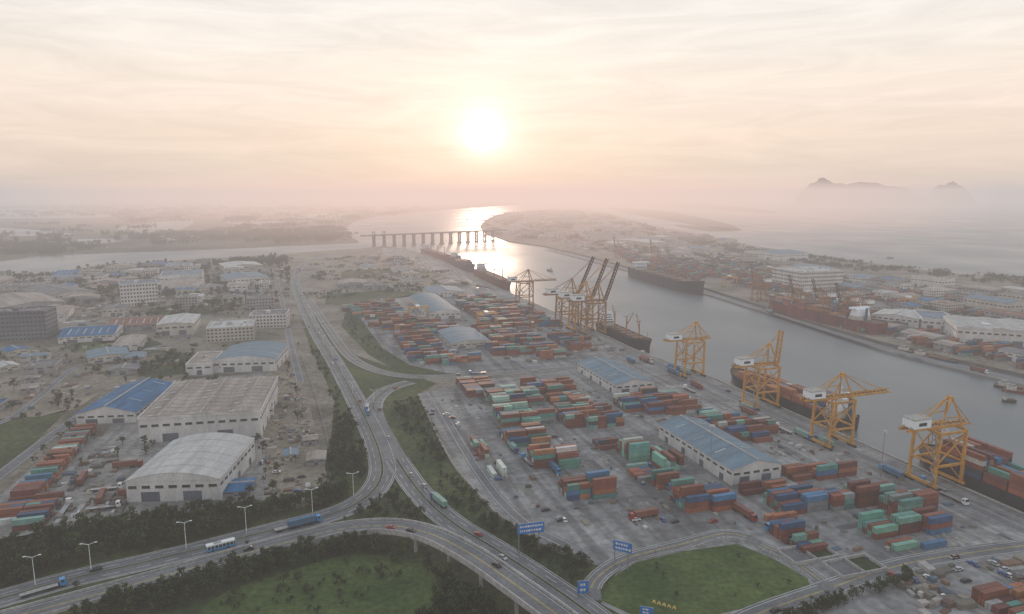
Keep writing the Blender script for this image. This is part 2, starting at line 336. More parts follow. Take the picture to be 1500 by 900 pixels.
# ------------------------------------------------------------------ buildings
OCC=[]
def occ(x,y,r): 
    return any((a-x)**2+(b-y)**2<(r+c)**2 for a,b,c in OCC)
def building_w(name,loc,yaw,w,d,h,roof='flat',wall='white',rm='roof_grey',storeys=0,rise=3,door=True,detail=1):
    mb=MB()
    for q in (((0,0),(w,0)),((w,0),(w,d)),((w,d),(0,d)),((0,d),(0,0))):
        a,b=q; mb.face([(a[0],a[1],-.2),(b[0],b[1],-.2),(b[0],b[1],h),(a[0],a[1],h)],wall)
    def win(side,s,z0,ww,hh,k='glass'):
        e=.06
        if side=='f': mb.box(s,-e,z0,s+ww,.02,z0+hh,k); mb.box(s-.15,-e-.12,z0-.22,s+ww+.15,.02,z0-.02,'rib')
        if side=='r': mb.box(w-.02,s,z0,w+e,s+ww,z0+hh,k)
        if side=='l': mb.box(-e,s,z0,.02,s+ww,z0+hh,k)
    if storeys:
        fh=h/storeys
        for st in range(storeys):
            for side,ln in (('f',w),('r',d),('l',d)):
                n=max(2,int(ln/3.6)); g=ln/n
                for i in range(n):
                    win(side,g*i+g*.22,fh*st+fh*.32,g*.56,fh*.42)
    else:
        for side,ln in (('f',w),('r',d),('l',d)):
            n=max(2,int(ln/6)); g=ln/n
            for i in range(n):
                win(side,g*i+g*.15,h*.66,g*.62,min(1.4,h*.12))
                if side!='f' and i%3==1: win(side,g*i+g*.2,.1,g*.6,min(4,h*.4),'door')
        if door:
            dw=min(9,w*.2); dh=min(6,h*.5)
            for fx in ((.5,) if w<30 else (.25,.7)):
                win('f',w*fx-dw/2,.1,dw,dh,'door')
        if detail: mb.box(-.08,-.09,-.1,w+.08,-.01,1.0,'grey')
    if roof=='flat':
        mb.face([(0,0,h-.3),(w,0,h-.3),(w,d,h-.3),(0,d,h-.3)],rm)
        t=.5
        mb.box(-.2,-.2,h-.1,w+.2,t,h+.8,wall); mb.box(-.2,d-t,h-.1,w+.2,d+.2,h+.8,wall)
        mb.box(-.2,t+.01,h-.1,t,d-t-.01,h+.8,wall); mb.box(w-t,t+.01,h-.1,w+.2,d-t-.01,h+.8,wall)
        for i in range(int(3+w*d/220)):
            sx=RD.uniform(1,3);sy=RD.uniform(1,3); xx=RD.uniform(1,max(1.1,w-4)); yy=RD.uniform(1,max(1.1,d-4))
            mb.box(xx,yy,h-.3,xx+sx,yy+sy,h+RD.uniform(.8,2),RD.choice(['steel','grey','cream']))
        if storeys: mb.box(w*.4,d*.4,h-.3,w*.4+5,d*.4+4,h+3,wall)
    elif roof=='big':
        nb=3; bw=w/nb
        for b in range(nb):
            xa=b*bw; xm=xa+bw/2; xb=xa+bw
            mb.face([(xa,-.4,h),(xm,-.4,h+1.2),(xm,d+.4,h+1.2),(xa,d+.4,h)],rm)
            mb.face([(xm,-.4,h+1.2),(xb,-.4,h),(xb,d+.4,h),(xm,d+.4,h+1.2)],rm)
            mb.face([(xa,0,h),(xb,0,h),(xm,0,h+1.2)],wall)
            mb.box(xm-.35,-.4,h+1.15,xm+.35,d+.4,h+1.5,'rib')
            ny=int(d/8)
            for j in range(ny):
                y=j*d/ny
                mb.beam((xa+.2,y,h+.12),(xm,y,h+1.32),.3,'rib'); mb.beam((xm,y,h+1.32),(xb-.2,y,h+.12),.3,'rib')
                if j%2==0:
                    mb.face([(xa+bw*.2,y+2,h+.56),(xa+bw*.34,y+2,h+.9),(xa+bw*.34,y+3.6,h+.9),(xa+bw*.2,y+3.6,h+.56)],'sky_l')
        mb.box(-.3,-.5,h-.7,w+.3,-.05,h+.5,wall); mb.box(-.5,-.3,h-.5,-.03,d,h+.5,wall); mb.box(w+.03,-.3,h-.5,w+.5,d,h+.5,wall)
    elif roof in('gable','gablex'):
        o=.7
        if roof=='gable':
            r=[((-o,-o,h),(w/2,-o,h+rise),(w/2,d+o,h+rise),(-o,d+o,h)),((w/2,-o,h+rise),(w+o,-o,h),(w+o,d+o,h),(w/2,d+o,h+rise))]
            mb.face([(0,0,h),(w,0,h),(w/2,0,h+rise*.97)],wall); mb.face([(w,d,h),(0,d,h),(w/2,d,h+rise*.97)],wall)
            mb.box(w/2-.5,-o,h+rise-.15,w/2+.5,d+o,h+rise+.35,'rib')
            for j in range(1,int(d/7)):
                y=j*7
                for sgn in (0,1):
                    xa,xb=(w*.12,w*.34) if sgn==0 else (w*.66,w*.88)
                    za=h+rise*(1-abs(xa-w/2)/(w/2+o))+.1; zb=h+rise*(1-abs(xb-w/2)/(w/2+o))+.1
                    if j%3==0: mb.face([(xa,y,za),(xb,y,zb),(xb,y+.7,zb),(xa,y+.7,za)],'sky_l' if j%2 else 'rib')
        else:
            r=[((-o,-o,h),(w+o,-o,h),(w+o,d/2,h+rise),(-o,d/2,h+rise)),((-o,d/2,h+rise),(w+o,d/2,h+rise),(w+o,d+o,h),(-o,d+o,h))]
            mb.face([(w,0,h),(w,d,h),(w,d/2,h+rise*.97)],wall); mb.face([(0,d,h),(0,0,h),(0,d/2,h+rise*.97)],wall)
            mb.box(-o,d/2-.5,h+rise-.15,w+o,d/2+.5,h+rise+.35,'rib')
            for j in range(1,int(w/7)):
                x=j*7
                ya,yb=d*.1,d*.38
                za=h+rise*(1-abs(ya-d/2)/(d/2+o))+.1; zb=h+rise*(1-abs(yb-d/2)/(d/2+o))+.1
                mb.face([(x,ya,za),(x+.9,ya,za),(x+.9,yb,zb),(x,yb,zb)],'sky_l' if j%2 else 'rib')
        for q in r: mb.face(q,rm)
    elif roof=='arch':
        N=12; pr=[]
        for i in range(N+1):
            a=i/N; pr.append((-.5+(w+1)*a, h+rise*(1-(2*a-1)**2)))
        for i in range(N):
            (xa,za),(xb,zb)=pr[i],pr[i+1]
            mb.face([(xa,-.6,za),(xb,-.6,zb),(xb,d+.6,zb),(xa,d+.6,za)],rm)
            for j in range(1,max(2,int(d/9))):
                y=j*9
                if y<d: mb.face([(xa,y,za+.08),(xb,y,zb+.08),(xb,y+(.4 if j%2 else .8),zb+.08),(xa,y+(.4 if j%2 else .8),za+.08)],'sky_l' if j%2==0 else 'rib')
            mb.face([(xa,-.3,h-.4),(xb,-.3,h-.4),(xb,-.3,zb-.05),(xa,-.3,za-.05)],wall)
    o=mb.obj(name,loc,yaw)
    R=Matrix.Rotation(yaw,3,'Z'); s=min(w,d); l=max(w,d); k=max(1,int(round(l/s)))
    for i in range(k):
        f=(i+.5)/k; q=(w*f,d/2,0) if w>d else (w/2,d*f,0)
        c=Vector(loc)+R@Vector(q); OCC.append((c.x,c.y,s*.6))
def bld(name,x0,y0,x1,y1,depth,h,**k):
    a=P(x0,y0);b=P(x1,y1); return building_w(name,a,math.atan2(b.y-a.y,b.x-a.x),(b-a).length,depth,h,**k)
bld('factory_warehouse',205,652,383,640,84,16.5,roof='big',wall='white',rm='roof_tan')
bld('arched_warehouse',187,739,324,735,56,12,roof='arch',rise=4,wall='white',rm='roof_white')
bld('blue_roof_warehouse',113,624,200,621,70,8,roof='gable',rise=5,wall='white',rm='roof_blue')
bld('blue_shed',326,731,367,728,16,3.5,roof='gablex',rise=1.2,wall='grey',rm='roof_blue')
bld('arched_warehouse',313,548,404,545,60,11,roof='arch',rise=4,wall='white',rm='roof_bluegrey')
bld('factory_annex',273,552,312,550,45,10,roof='flat',wall='white',rm='roof_tan')
bld('factory_annex',384,612,402,610,30,6,roof='flat',wall='white',rm='roof_white')
bld('office_building',303,502,372,498,50,14,storeys=4,wall='cream',rm='roof_white')
bld('office_building',366,482,420,480,35,15,storeys=4,wall='white',rm='roof_grey')
bld('office_building',362,456,402,454,35,16,storeys=4,wall='grey',rm='roof_grey')
bld('warehouse',230,494,284,491,60,13,roof='gable',rise=2,wall='cream',rm='roof_white')
bld('office_building',178,450,233,446,45,30,storeys=6,wall='white',rm='roof_bluegrey')
bld('glass_office_building',-20,503,70,499,30,31,storeys=7,wall='door',rm='roof_grey')
bld('warehouse',5,465,98,455,120,12,roof='gable',rise=4,wall='grey',rm='roof_tan')
bld('warehouse',80,445,142,438,110,12,roof='gable',rise=4,wall='cream',rm='roof_grey')
bld('warehouse',-60,455,8,448,110,12,roof='gable',rise=4,wall='cream',rm='roof_white')
bld('warehouse',235,421,298,418,80,18,roof='flat',wall='white',rm='roof_bluegrey')
bld('warehouse',335,420,395,416,80,12,roof='gable',rise=3,wall='white',rm='roof_bluegrey')
bld('warehouse',330,400,385,397,80,12,roof='gable',rise=3,wall='cream',rm='roof_white')
bld('workshop',130,535,190,528,35,6,roof='gable',rise=2,wall='cream',rm='roof_bluegrey')
bld('workshop',0,548,30,543,20,5,roof='gable',rise=2,wall='cream',rm='roof_white')
bld('workshop',12,524,45,519,22,5,roof='gable',rise=2,wall='cream',rm='roof_blue')
def placed(name,px,py,w,d,h,**k):
    p=P(px,py); return building_w(name,p,YAW,w,d,h,**k)
placed('port_warehouse',1072,713,30,76,9,roof='gable',rise=4,wall='white',rm='roof_bluegrey')
placed('port_warehouse',902,579,32,74,8,roof='gable',rise=3.5,wall='white',rm='roof_bluegrey')
placed('yard_warehouse',630,470,38,150,9,roof='arch',rise=4,wall='white',rm='roof_bluegrey')
placed('yard_warehouse',662,513,40,70,6,roof='arch',rise=3,wall='cream',rm='roof_bluegrey')
placed('yard_warehouse',632,437,50,60,8,roof='gable',rise=3,wall='white',rm='roof_bluegrey')
bld('port_warehouse',1172,427,1234,424,70,30,roof='flat',wall='white',rm='roof_white',storeys=5)
bld('warehouse',1400,503,1530,512,70,17,roof='big',wall='white',rm='roof_white')
bld('warehouse',1350,484,1398,487,60,13,roof='flat',wall='white',rm='roof_bluegrey')
bld('warehouse',1276,474,1345,482,50,11,roof='gable',rise=3,wall='white',rm='roof_white')
bld('warehouse',890,357,950,362,80,12,roof='gable',rise=4,wall='cream',rm='roof_white')
bld('office_building',862,352,890,354,60,24,storeys=5,wall='white',rm='roof_grey')
bld('warehouse',1090,377,1140,383,90,16,roof='gable',rise=4,wall='white',rm='roof_bluegrey')
def fill_b(poly,n,wr,hr,names=('warehouse','workshop','office_building'),yaw=YAW,detail=0,lim=1.9):
    poly=L(*poly); xs=[p.x for p in poly]; ys=[p.y for p in poly]; c=0;tr=0
    while c<n and tr<n*30:
        tr+=1; x=RD.uniform(min(xs),max(xs)); y=RD.uniform(min(ys),max(ys))
        if not inpoly(x,y,poly): continue
        w=RD.uniform(*wr); d=w*RD.uniform(.6,lim); r=max(w,d)*.5
        if occ(x,y,r*.85) or near_road(x,y,r*.8): continue
        nm=RD.choice(names); h=RD.uniform(*hr)
        yw=yaw+RD.gauss(0,.06)
        cc=Vector((x,y,0))-Matrix.Rotation(yw,3,'Z')@Vector((w/2,d/2,0))
        if nm=='office_building':
            st=RD.randint(2,5); building_w(nm,cc,yw,min(w,30),min(d,22),st*3.5,storeys=st,wall=RD.choice(['white','cream','grey','cream']),rm=RD.choice(['roof_grey','roof_tan','roof_red']),detail=0)
        else:
            rf=RD.choice(['gable','gable','gablex','flat','arch']); 
            building_w(nm,cc,yw,w,d,h,roof=rf,rise=w*.08 if rf!='gablex' else d*.08,wall=RD.choice(['white','cream','grey','grey']),rm=RD.choice(['roof_white','roof_grey','roof_tan','roof_bluegrey','roof_grey','roof_blue','roof_bluegrey','roof_tan','roof_tan','roof_red']),detail=detail)
        c+=1
fill_b((200,480,420,430,425,440,400,395,300,390,150,400,0,415,-80,430,-80,520,60,520,200,500),50,(24,64),(6,13))
fill_b((-50,610,0,520,100,500,250,500,200,560,110,590),8,(10,24),(4,7),names=('workshop','warehouse'))
fill_b((420,600,440,560,460,640,470,720,400,735),4,(6,11),(3,4),names=('site_cabin',))
fill_b((480,425,490,385,560,372,640,395,690,415,640,423),10,(22,50),(5,8),names=('warehouse','workshop'))
fill_b((750,352,730,320,840,310,950,336,1060,352,1180,374,1300,392,1500,412,1700,440,1700,480,1500,460,1300,440,1200,425,1100,400,1000,390,900,370,820,358),150,(20,60),(6,18))
fill_b((1250,440,1500,470,1700,500,1700,590,1500,540,1330,500,1250,470),16,(20,45),(6,10),names=('warehouse','workshop'))
fill_b((1250,410,1500,430,1700,450,1700,480,1500,470,1250,440),30,(22,50),(7,16))
fill_b((0,350,200,356,400,350,300,345,100,346),8,(25,50),(5,9))
# ------------------------------------------------------------------ containers
def ds(c,k=.03):
    g=(c[0]+c[1]+c[2])/3; return tuple(v*(1-k)+g*k for v in c)
PAL=[((.21,.072,.048),9),((.29,.1,.055),6),((.145,.055,.042),5),((.38,.165,.08),1.8),((.09,.23,.2),3),((.18,.35,.29),2.4),((.035,.08,.17),3.6),((.055,.155,.28),2.2),((.45,.45,.44),.8),((.22,.23,.24),1),((.06,.07,.08),1)]
GREEN=[((.18,.37,.3),5),((.11,.28,.24),5),((.3,.43,.37),2.5),((.2,.072,.05),5),((.145,.055,.045),2),((.5,.5,.48),1),((.04,.085,.17),2)]
BLUE=[((.035,.08,.17),5),((.055,.15,.28),4),((.21,.072,.05),5),((.145,.055,.045),3),((.18,.35,.29),1)]
WHITE=[((.42,.47,.45),6),((.37,.43,.41),3)]
PAL,GREEN,BLUE=[[(ds(c),w) for c,w in p] for p in (PAL,GREEN,BLUE)]
def pick(pal):
    t=sum(w for _,w in pal); r=RD.uniform(0,t)
    for c,w in pal:
        r-=w
        if r<=0: break
    k=RD.uniform(.75,1.25); return tuple(min(.9,x*k*RD.uniform(.94,1.06)) for x in c)
def cbox(mb,x,y,z,lx,ly,col):
    h=2.59
    mb.box(x,y,z,x+lx,y+ly,z+h,'cont',col)
    d=tuple(c*.55 for c in col)
    if lx>ly:
        mb.box(x-.04,y+ly*.46,z+.2,x,y+ly*.54,z+h-.2,'cont',d)
        mb.box(x,y-.03,z+h-.16,x+lx,y,z+h,'cont',d)
    else:
        mb.box(x+lx*.46,y-.04,z+.2,x+lx*.54,y,z+h-.2,'cont',d)
def containers(poly,lv=3,dens=.9,axis='u',pal=PAL,name='shipping_container_stack',aisle=0,lmin=1,z0=.1,avoid=True,yaw=YAW):
    c=sum(poly,Vector())/len(poly); R=Matrix.Rotation(-yaw,3,'Z')
    lp=[R@(p-c) for p in poly]; xs=[p.x for p in lp];ys=[p.y for p in lp]
    lx,ly=(2.44,12.19) if axis=='u' else (12.19,2.44)
    gx,gy=(2.75,12.8) if axis=='u' else (12.8,2.75)
    mb=MB(); nx=int((max(xs)-min(xs))/gx)+1; ny=int((max(ys)-min(ys))/gy)+1; seed=RD.uniform(0,1000)
    for i in range(nx):
        for j in range(ny):
            if aisle and ((i%(aisle+3)>=aisle) if axis=='u' else (j%(aisle+3)>=aisle)): continue
            if aisle and axis=='v' and i%6==5: continue
            x=min(xs)+i*gx; y=min(ys)+j*gy
            if not inpoly(x+lx/2,y+ly/2,lp): continue
            if RD.random()>dens: continue
            if avoid:
                wp=Matrix.Rotation(yaw,3,'Z')@Vector((x+lx/2,y+ly/2,0))+c
                if any((a-wp.x)**2+(b-wp.y)**2<(r*1.02+3)**2 for a,b,r in OCC): continue
                if near_road(wp.x,wp.y,3): continue
            nn=noise.noise(Vector((seed+i*.5,j*.6,0)))*.5+.5
            if aisle and noise.noise(Vector((seed+i*.5,j*.12,7)))<-.22: continue
            n=max(lmin,min(lv,int(lmin+(lv-lmin+1)*nn*1.25+RD.uniform(-.9,.8))))
            base=pick(pal)
            jx=RD.uniform(-.1,.1);jy=RD.uniform(-.25,.25) if axis=='u' else RD.uniform(-.1,.1)
            half=RD.random()<.28
            for k in range(n):
                col=base if RD.random()<.3 else pick(pal)
                if half:
                    a=(lx,6.0) if axis=='u' else (6.0,ly)
                    for h in (0,1):
                        cbox(mb,x+jx+(0 if axis=='u' else h*6.19),y+jy+(h*6.19 if axis=='u' else 0),z0+k*2.62,a[0],a[1],pick(pal) if h else col)
                else: cbox(mb,x+jx,y+jy,z0+k*2.62,lx,ly,col)
    if mb.f: return mb.obj(name,c,yaw)
def cb(x0,y0,x1,y1,lv=3,**k):
    """block footprint from the image pixel rectangle (skewed to the quay grid)"""
    yb=y1; ym=(y0+y1)/2
    t=(P(750,ym)).length/F; hp=lv*2.2/t*.9
    ya=min(y0+hp,yb-6)
    poly=[P(x0,(ya+yb)/2+1),P((x0+x1)/2-(x1-x0)*.2,yb),P(x1-(x1-x0)*.1,yb),P(x1,(ya+yb)/2),P((x0+x1)/2+(x1-x0)*.25,ya),P(x0+(x1-x0)*.1,ya)]
    k.setdefault('dens',.95); k.setdefault('lmin',max(1,lv-2))
    return containers(poly,lv,**k)
cb(675,550,716,582,2,axis='v'); cb(714,564,790,600,3,pal=GREEN,axis='v'); cb(728,592,800,626,3,pal=GREEN,axis='v'); cb(768,553,838,580,3,axis='v'); cb(806,574,868,600,2,axis='v')
cb(820,594,908,628,3,axis='v'); cb(904,570,1024,608,3,axis='v'); cb(962,610,1014,634,3); cb(1016,604,1134,648,3,axis='v')
cb(738,620,816,655,3,axis='v'); cb(682,640,716,672,2,pal=GREEN,axis='u'); cb(716,674,736,700,2,pal=WHITE,axis='u'); cb(668,617,684,640,2,axis='u')
cb(778,652,864,688,4,axis='v'); cb(824,690,890,735,4,axis='v'); cb(874,638,914,660,2,axis='v'); cb(912,638,958,677,4,axis='v',pal=GREEN)
cb(955,655,996,690,3,axis='u',pal=GREEN); cb(926,680,962,705,2,axis='v'); cb(960,690,1008,720,3,axis='v'); cb(990,700,1078,752,4,axis='v')
cb(1082,704,1162,726,2,axis='v'); cb(1150,674,1240,704,3,axis='v'); cb(1126,710,1240,754,3,axis='v'); cb(1240,702,1300,744,4,axis='v')
cb(1264,750,1340,788,3,axis='v',pal=GREEN); cb(1300,714,1360,766,4,axis='v'); cb(1346,740,1406,784,4,axis='v',pal=BLUE); cb(1310,790,1380,816,1,axis='v')
cb(1100,758,1168,808,3,axis='v',pal=BLUE); cb(1162,778,1206,808,2,axis='v',pal=GREEN); cb(1126,746,1172,772,2,axis='v'); cb(1430,848,1560,900,2,axis='v'); cb(1475,885,1560,920,2,axis='v',pal=GREEN)
cb(1025,598,1064,612,1,axis='v',pal=GREEN)
w0=P(870,755)
containers([w0-QV*.3,w0+QV*19.5,w0+QV*19.5+(-QU)*5.8,w0-QV*.3-QU*5.8],4,1,'u',WHITE,lmin=4,avoid=False)
for q in ((512,455,590,440,600,470,580,490,540,478),(665,440,735,435,800,470,760,490,700,470),(700,472,760,490,860,500,858,520,790,528,720,520,690,495),(580,495,640,490,650,520,700,528,650,537,600,530),(600,470,640,475,680,485,640,492,590,492),(740,437,800,468,830,478,800,480,740,452)):
    containers(L(*q),3,.88,'v',aisle=6)
containers(L(500,452,560,443,575,447,520,462),2,.6,'v')
BR=[(c,w) for c,w in PAL if c[0]>c[2] or w<3.7]
containers(L(-4,790,50,776,104,690,142,632,116,630,62,690,12,740),2,.9,'v',yaw=.3,lmin=1,pal=BR)
for q in ((1240,450,1350,478,1290,495,1200,470),(1390,450,1500,460,1600,480,1500,470,1400,465),(1300,488,1400,492,1520,520,1500,540,1330,503),(1060,385,1160,400,1170,430,1110,425,1040,405),(1230,415,1400,440,1390,455,1240,440),(900,370,1000,385,1050,400,1020,412,930,388),(1400,505,1500,515,1700,570,1700,590,1500,540),(1150,440,1240,446,1230,470,1170,458)):
    containers(L(*q),3,.78,'v',aisle=6,pal=PAL)
# ------------------------------------------------------------------ cranes
def crane(px,py,boom='down',s=1.0,k='crane',kb=None,name='quay_crane',blen=32,ang=78,yaw=YAW):
    kb=kb or k; mb=MB(); G=18; W=15; T=30
    for y in (-W/2,W/2):
        mb.beam((0,y,1.5),(1.2,y,T),1.35,k,1.15); mb.beam((G,y,1.5),(G,y,T),1.35,k,1.15)
        mb.beam((.4,y,12),(G,y,12),1.1,k); mb.beam((1.2,y,T-1),(G,y,T-1),1.1,k)
        mb.beam((.5,y,13),(G,y,T-2),.65,k); mb.beam((G*.5,y,12),(G,y,3),.45,k)
    for x in (0,G):
        mb.beam((x,-W/2-2,2),(x,W/2+2,2),1.3,k); mb.beam((x+.3,-W/2,13),(x+.3,W/2,13),.9,k); mb.beam((x+.5,-W/2,T-.5),(x+.5,W/2,T-.5),1,k)
        for y in (-W/2-2,-W/2+2,W/2-2,W/2+2):
            mb.box(x-.7,y-1.3,.1,x+.7,y+1.3,1.3,'tyre'); 
        mb.beam((x+.4,-W/2,14),(x+.4,W/2,T-2),.45,k); mb.beam((x+.4,W/2,14),(x+.4,-W/2,T-2),.45,k)
    for y in (-2.2,2.2):
        mb.beam((-15,y,T+.6),(G+3,y,T+.6),1.2,k)
        for x in range(-14,20,4): mb.beam((x,-2.2,T+1.2),(x+2,2.2,T+1.2),.3,k)
        mb.beam((-15,y*1.25,T+2.2),(G+3,y*1.25,T+2.2),.12,'steel')
        for x in range(-15,21,3): mb.beam((x,y*1.25,T+1),(x,y*1.25,T+2.2),.1,'steel')
    ap=(G-4,0,T+15)
    for y in (-2.5,2.5):
        mb.beam((G,y*2.2,T),(ap[0],y*.5,ap[2]),.8,k); mb.beam((2,y*2.2,T),(ap[0]-.5,y*.5,ap[2]-.4),.6,k)
        mb.beam((G-1,y*2,T+6),(8,y*1.6,T+6),.45,k)
        mb.beam((-14,y*.9,T+1.3),(ap[0],y*.3,ap[2]),.3,k)
    mb.beam((ap[0],-1.6,ap[2]),(ap[0],1.6,ap[2]),1.2,k)
    hx=G+3; L_=blen; an=math.radians({'down':0,'up':ang,'stub':0}[boom]); L_=L_ if boom!='stub' else 6
    bx=math.cos(an)*L_; bz=math.sin(an)*L_
    for y in (-2,2):
        mb.beam((hx,y,T+.6),(hx+bx,y,T+.6+bz),1.1,kb,.8)
        nn=int(L_/3)
        for i in range(nn):
            f=i/nn; g=(i+1)/nn
            mb.beam((hx+bx*f,-2,T+.6+bz*f),(hx+bx*g,2,T+.6+bz*g),.35,kb)
            tz=1.8*math.cos(an); tx=-1.8*math.sin(an)
            if y<0:
                mb.beam((hx+bx*f+tx,0,T+.6+bz*f+tz),(hx+bx*g+tx,0,T+.6+bz*g+tz),.4,kb)
                mb.beam((hx+bx*f,-2,T+.6+bz*f),(hx+bx*g+tx,0,T+.6+bz*g+tz),.25,kb); mb.beam((hx+bx*f,2,T+.6+bz*f),(hx+bx*g+tx,0,T+.6+bz*g+tz),.25,kb)
        mb.beam((hx+bx*.95,y,T+1+bz*.95),ap,.3,k)
        if boom=='down': mb.beam((hx+bx*.5,y,T+1),ap,.3,k)
    mb.box(-12,-3.6,T+1.5,-1,3.6,T+6.2,'house'); mb.box(-12.4,-4,T+6.2,-.6,4,T+6.6,'rib')
    mb.box(-9,-3.68,T+2.8,-4,-3.6,T+4.5,'glass')
    mb.box(G-6,-1.2,T-4,G-3.4,1.2,T-1.2,'house'); mb.box(G-3.4,-1,T-3.6,G-3.35,1,T-1.8,'glass')
    mb.beam((G-4.5,0,T-1.2),(G-4.5,0,T+.3),.4,k)
    for i in range(6):
        z=2+i*4.6; y0,y1=(-W/2-1,-W/2+2) if i%2 else (-W/2+2,-W/2-1); mb.beam((-1.2,y0,z),(-1.2,y1,z+4.6),.5,'steel')
    mb.beam((6,-6,18),(6,6,18),.8,k); mb.beam((6,-1,18),(6,-1,T),.15,'tyre'); mb.beam((6,1,18),(6,1,T),.15,'tyre')
    p=P(px,py); q=p-QV*9*s
    return place(name,mb.mesh(name),(q.x,q.y,0),yaw,sc=s)
crane(1368,706,'stub',1.02); crane(1217,650,'down',.97,blen=30); crane(1113,594,'up',1.0,blen=24,ang=84); crane(1009,549,'stub',1.0)
crane(830,476,'up',1.2,blen=38,ang=66,kb='crane_dk',k='crane_or'); crane(850,483,'up',1.2,blen=38,ang=68,kb='crane_dk'); crane(868,489,'up',1.2,blen=36,ang=70,kb='crane_dk',k='crane_or')
crane(768,448,'down',1.1,blen=30,k='crane_or')
for (x,y,b) in ((1165,470,'up'),(1200,478,'up'),(1235,486,'up'),(1255,490,'down')):
    crane(x+18,y-14,b,.8,k='crane_or',kb='crane_dk',yaw=YAW+math.pi,name='quay_crane',blen=32,ang=70)
for (x,y,b) in ((1125,440,'up'),(970,385,'up'),(915,377,'up')):
    crane(x,y,b,.85,k='crane_or',yaw=YAW+math.pi,ang=76)
def rtg(px,py):
    mb=MB(); 
    for x in (0,22):
        for y in (-4,4): mb.beam((x,y,.8),(x,y,16),.9,'crane'); mb.box(x-.6,y-1,.1,x+.6,y+1,1.3,'tyre')
        mb.beam((x,-4.5,1.6),(x,4.5,1.6),.9,'crane')
    for y in (-4,4): mb.beam((-1,y,16),(23,y,16),1.1,'crane')
    mb.box(8,-4,16.6,12,4,18.4,'house'); mb.beam((10,-3,9),(10,3,9),.6,'crane'); mb.beam((10,0,9),(10,0,16),.2,'tyre')
    mb.obj('yard_gantry_crane',P(px,py),YAW)
for q in ((1060,420),(1120,405),(1320,455),(1430,500),(700,480),(600,470)): rtg(*q)
# ------------------------------------------------------------------ ships
def ship(name,a,b,beam,hh,hull='hull_k',lv=3,cont=True,sup=.12,masts=0,pal=PAL):
    """a stern, b bow (world centreline points)"""
    Ln=(b-a).length; yaw=math.atan2(b.y-a.y,b.x-a.x); mb=MB(); N=22; st=[]
    for i in range(N+1):
        s=i/N
        w=beam/2*(min(1,.82+s*1.2) if s<.2 else 1)*( (1-((s-.78)/.22)**2)**.6 if s>.78 and s<1 else (0.02 if s>=1 else 1))
        ww=beam/2*(.75 if s<.06 else 1)*((1-((s-.68)/.29)**2)**.7 if .68<s<.97 else (.02 if s>=.97 else 1))
        z=hh*(1+(.35*((s-.8)/.2) if s>.8 else 0)+(.06 if s<.1 else 0))
        st.append((s*Ln,max(w,.15),max(min(ww,w),.1),z))
    def ring(q): x,w,ww,z=q; return [(x,-w,z),(x,-ww,0.9),(x,-ww*.96,-1.5),(x,ww*.96,-1.5),(x,ww,0.9),(x,w,z)]
    for i in range(N):
        A=ring(st[i]);B=ring(st[i+1])
        for j,k in ((0,hull),(1,'hull_r'),(3,'hull_r'),(4,hull)):
            mb.face([A[j],A[j+1],B[j+1],B[j]],k)
        mb.face([A[0],B[0],B[5],A[5]],'deck')
        for y in (0,5):
            mb.face([A[y],B[y],(B[y][0],B[y][1],B[y][2]+1.1),(A[y][0],A[y][1],A[y][2]+1.1)],hull)
    A=ring(st[0]); mb.face(A,hull)
    sx=Ln*sup; sl=min(14,Ln*.1); sw=beam*.36
    for t in range(5):
        mb.box(sx-sl/2+t*.6,-sw+t*.3,hh+t*2.5+(.02 if t else 0),sx+sl/2-t*.8,sw-t*.3,hh+(t+1)*2.5,'cream' if t<2 else 'house')
        if t: mb.box(sx+sl/2-t*.8,-sw+t*.3+.8,hh+t*2.5+.9,sx+sl/2-t*.8+.08,sw-t*.3-.8,hh+t*2.5+1.9,'glass')
        mb.box(sx-sl/2+t*.6+1,-sw+t*.3-.06,hh+t*2.5+.9,sx+sl/2-t*.8-1,-sw+t*.3,hh+t*2.5+1.8,'glass')
    mb.box(sx-1,-beam*.5,hh+12.5,sx+sl/2-3.5,beam*.5,hh+14.4,'house')
    mb.beam((sx-sl/2-2,0,hh),(sx-sl/2-2,0,hh+14),3.2,'hull_b',2.6,8); mb.beam((sx,0,hh+14.4),(sx,0,hh+21),.6,'house',.2)
    mb.beam((Ln*.95,0,hh*1.2),(Ln*.95,0,hh*1.2+9),.6,'crane_or',.3)
    if cont:
        segs=[(sx+sl/2+3,Ln*.88)]+([(3,sx-sl/2-6)] if sx-sl/2>24 else [])
        for (xa,xb) in segs:
            x=xa
            while x+12.2<xb:
                y=-beam/2+.6; top=RD.randint(max(1,lv-1),lv+1)
                f=1 if x<Ln*.75 else .75
                while y+2.44<beam/2-.4:
                    if abs(y+1.2)<beam/2*f:
                        for k in range(max(0,top-(RD.random()<.3)-(RD.random()<.12)*2)):
                            cbox(mb,x,y,hh+.4+k*2.62,12.19,2.4,pick(pal))
                    y+=2.55
                x+=13.2
    else:
        n=5
        for i in range(n):
            x=Ln*(.28+.58*i/n); mb.box(x,-beam*.33,hh+.02,x+Ln*.085,beam*.33,hh+1.8,'deck')
    for i in range(masts):
        x=Ln*(.3+.5*i/max(1,masts-1)); mb.beam((x,0,hh),(x,0,hh+18),1.6,'crane_or',1.1,8)
        sg=1 if i%2 else -1
        mb.beam((x,0,hh+9),(x+12*sg,2,hh+24),.8,'crane_or',.4); mb.beam((x,0,hh+18),(x+12*sg,2,hh+24),.2,'tyre'); mb.beam((x-2,-3,hh+17.8),(x-2,3,hh+17.8),.5,'crane_or')
    mb.obj(name,(a.x,a.y,WZ),yaw)
def qs(xa,ya,xb,yb,off):
    a=P(xa,ya);b=P(xb,yb); return a+QV*off,b+QV*off
ORG=[((.33,.13,.06),6),((.2,.075,.055),5),((.22,.23,.24),2),((.05,.09,.16),2),((.4,.4,.38),1)]
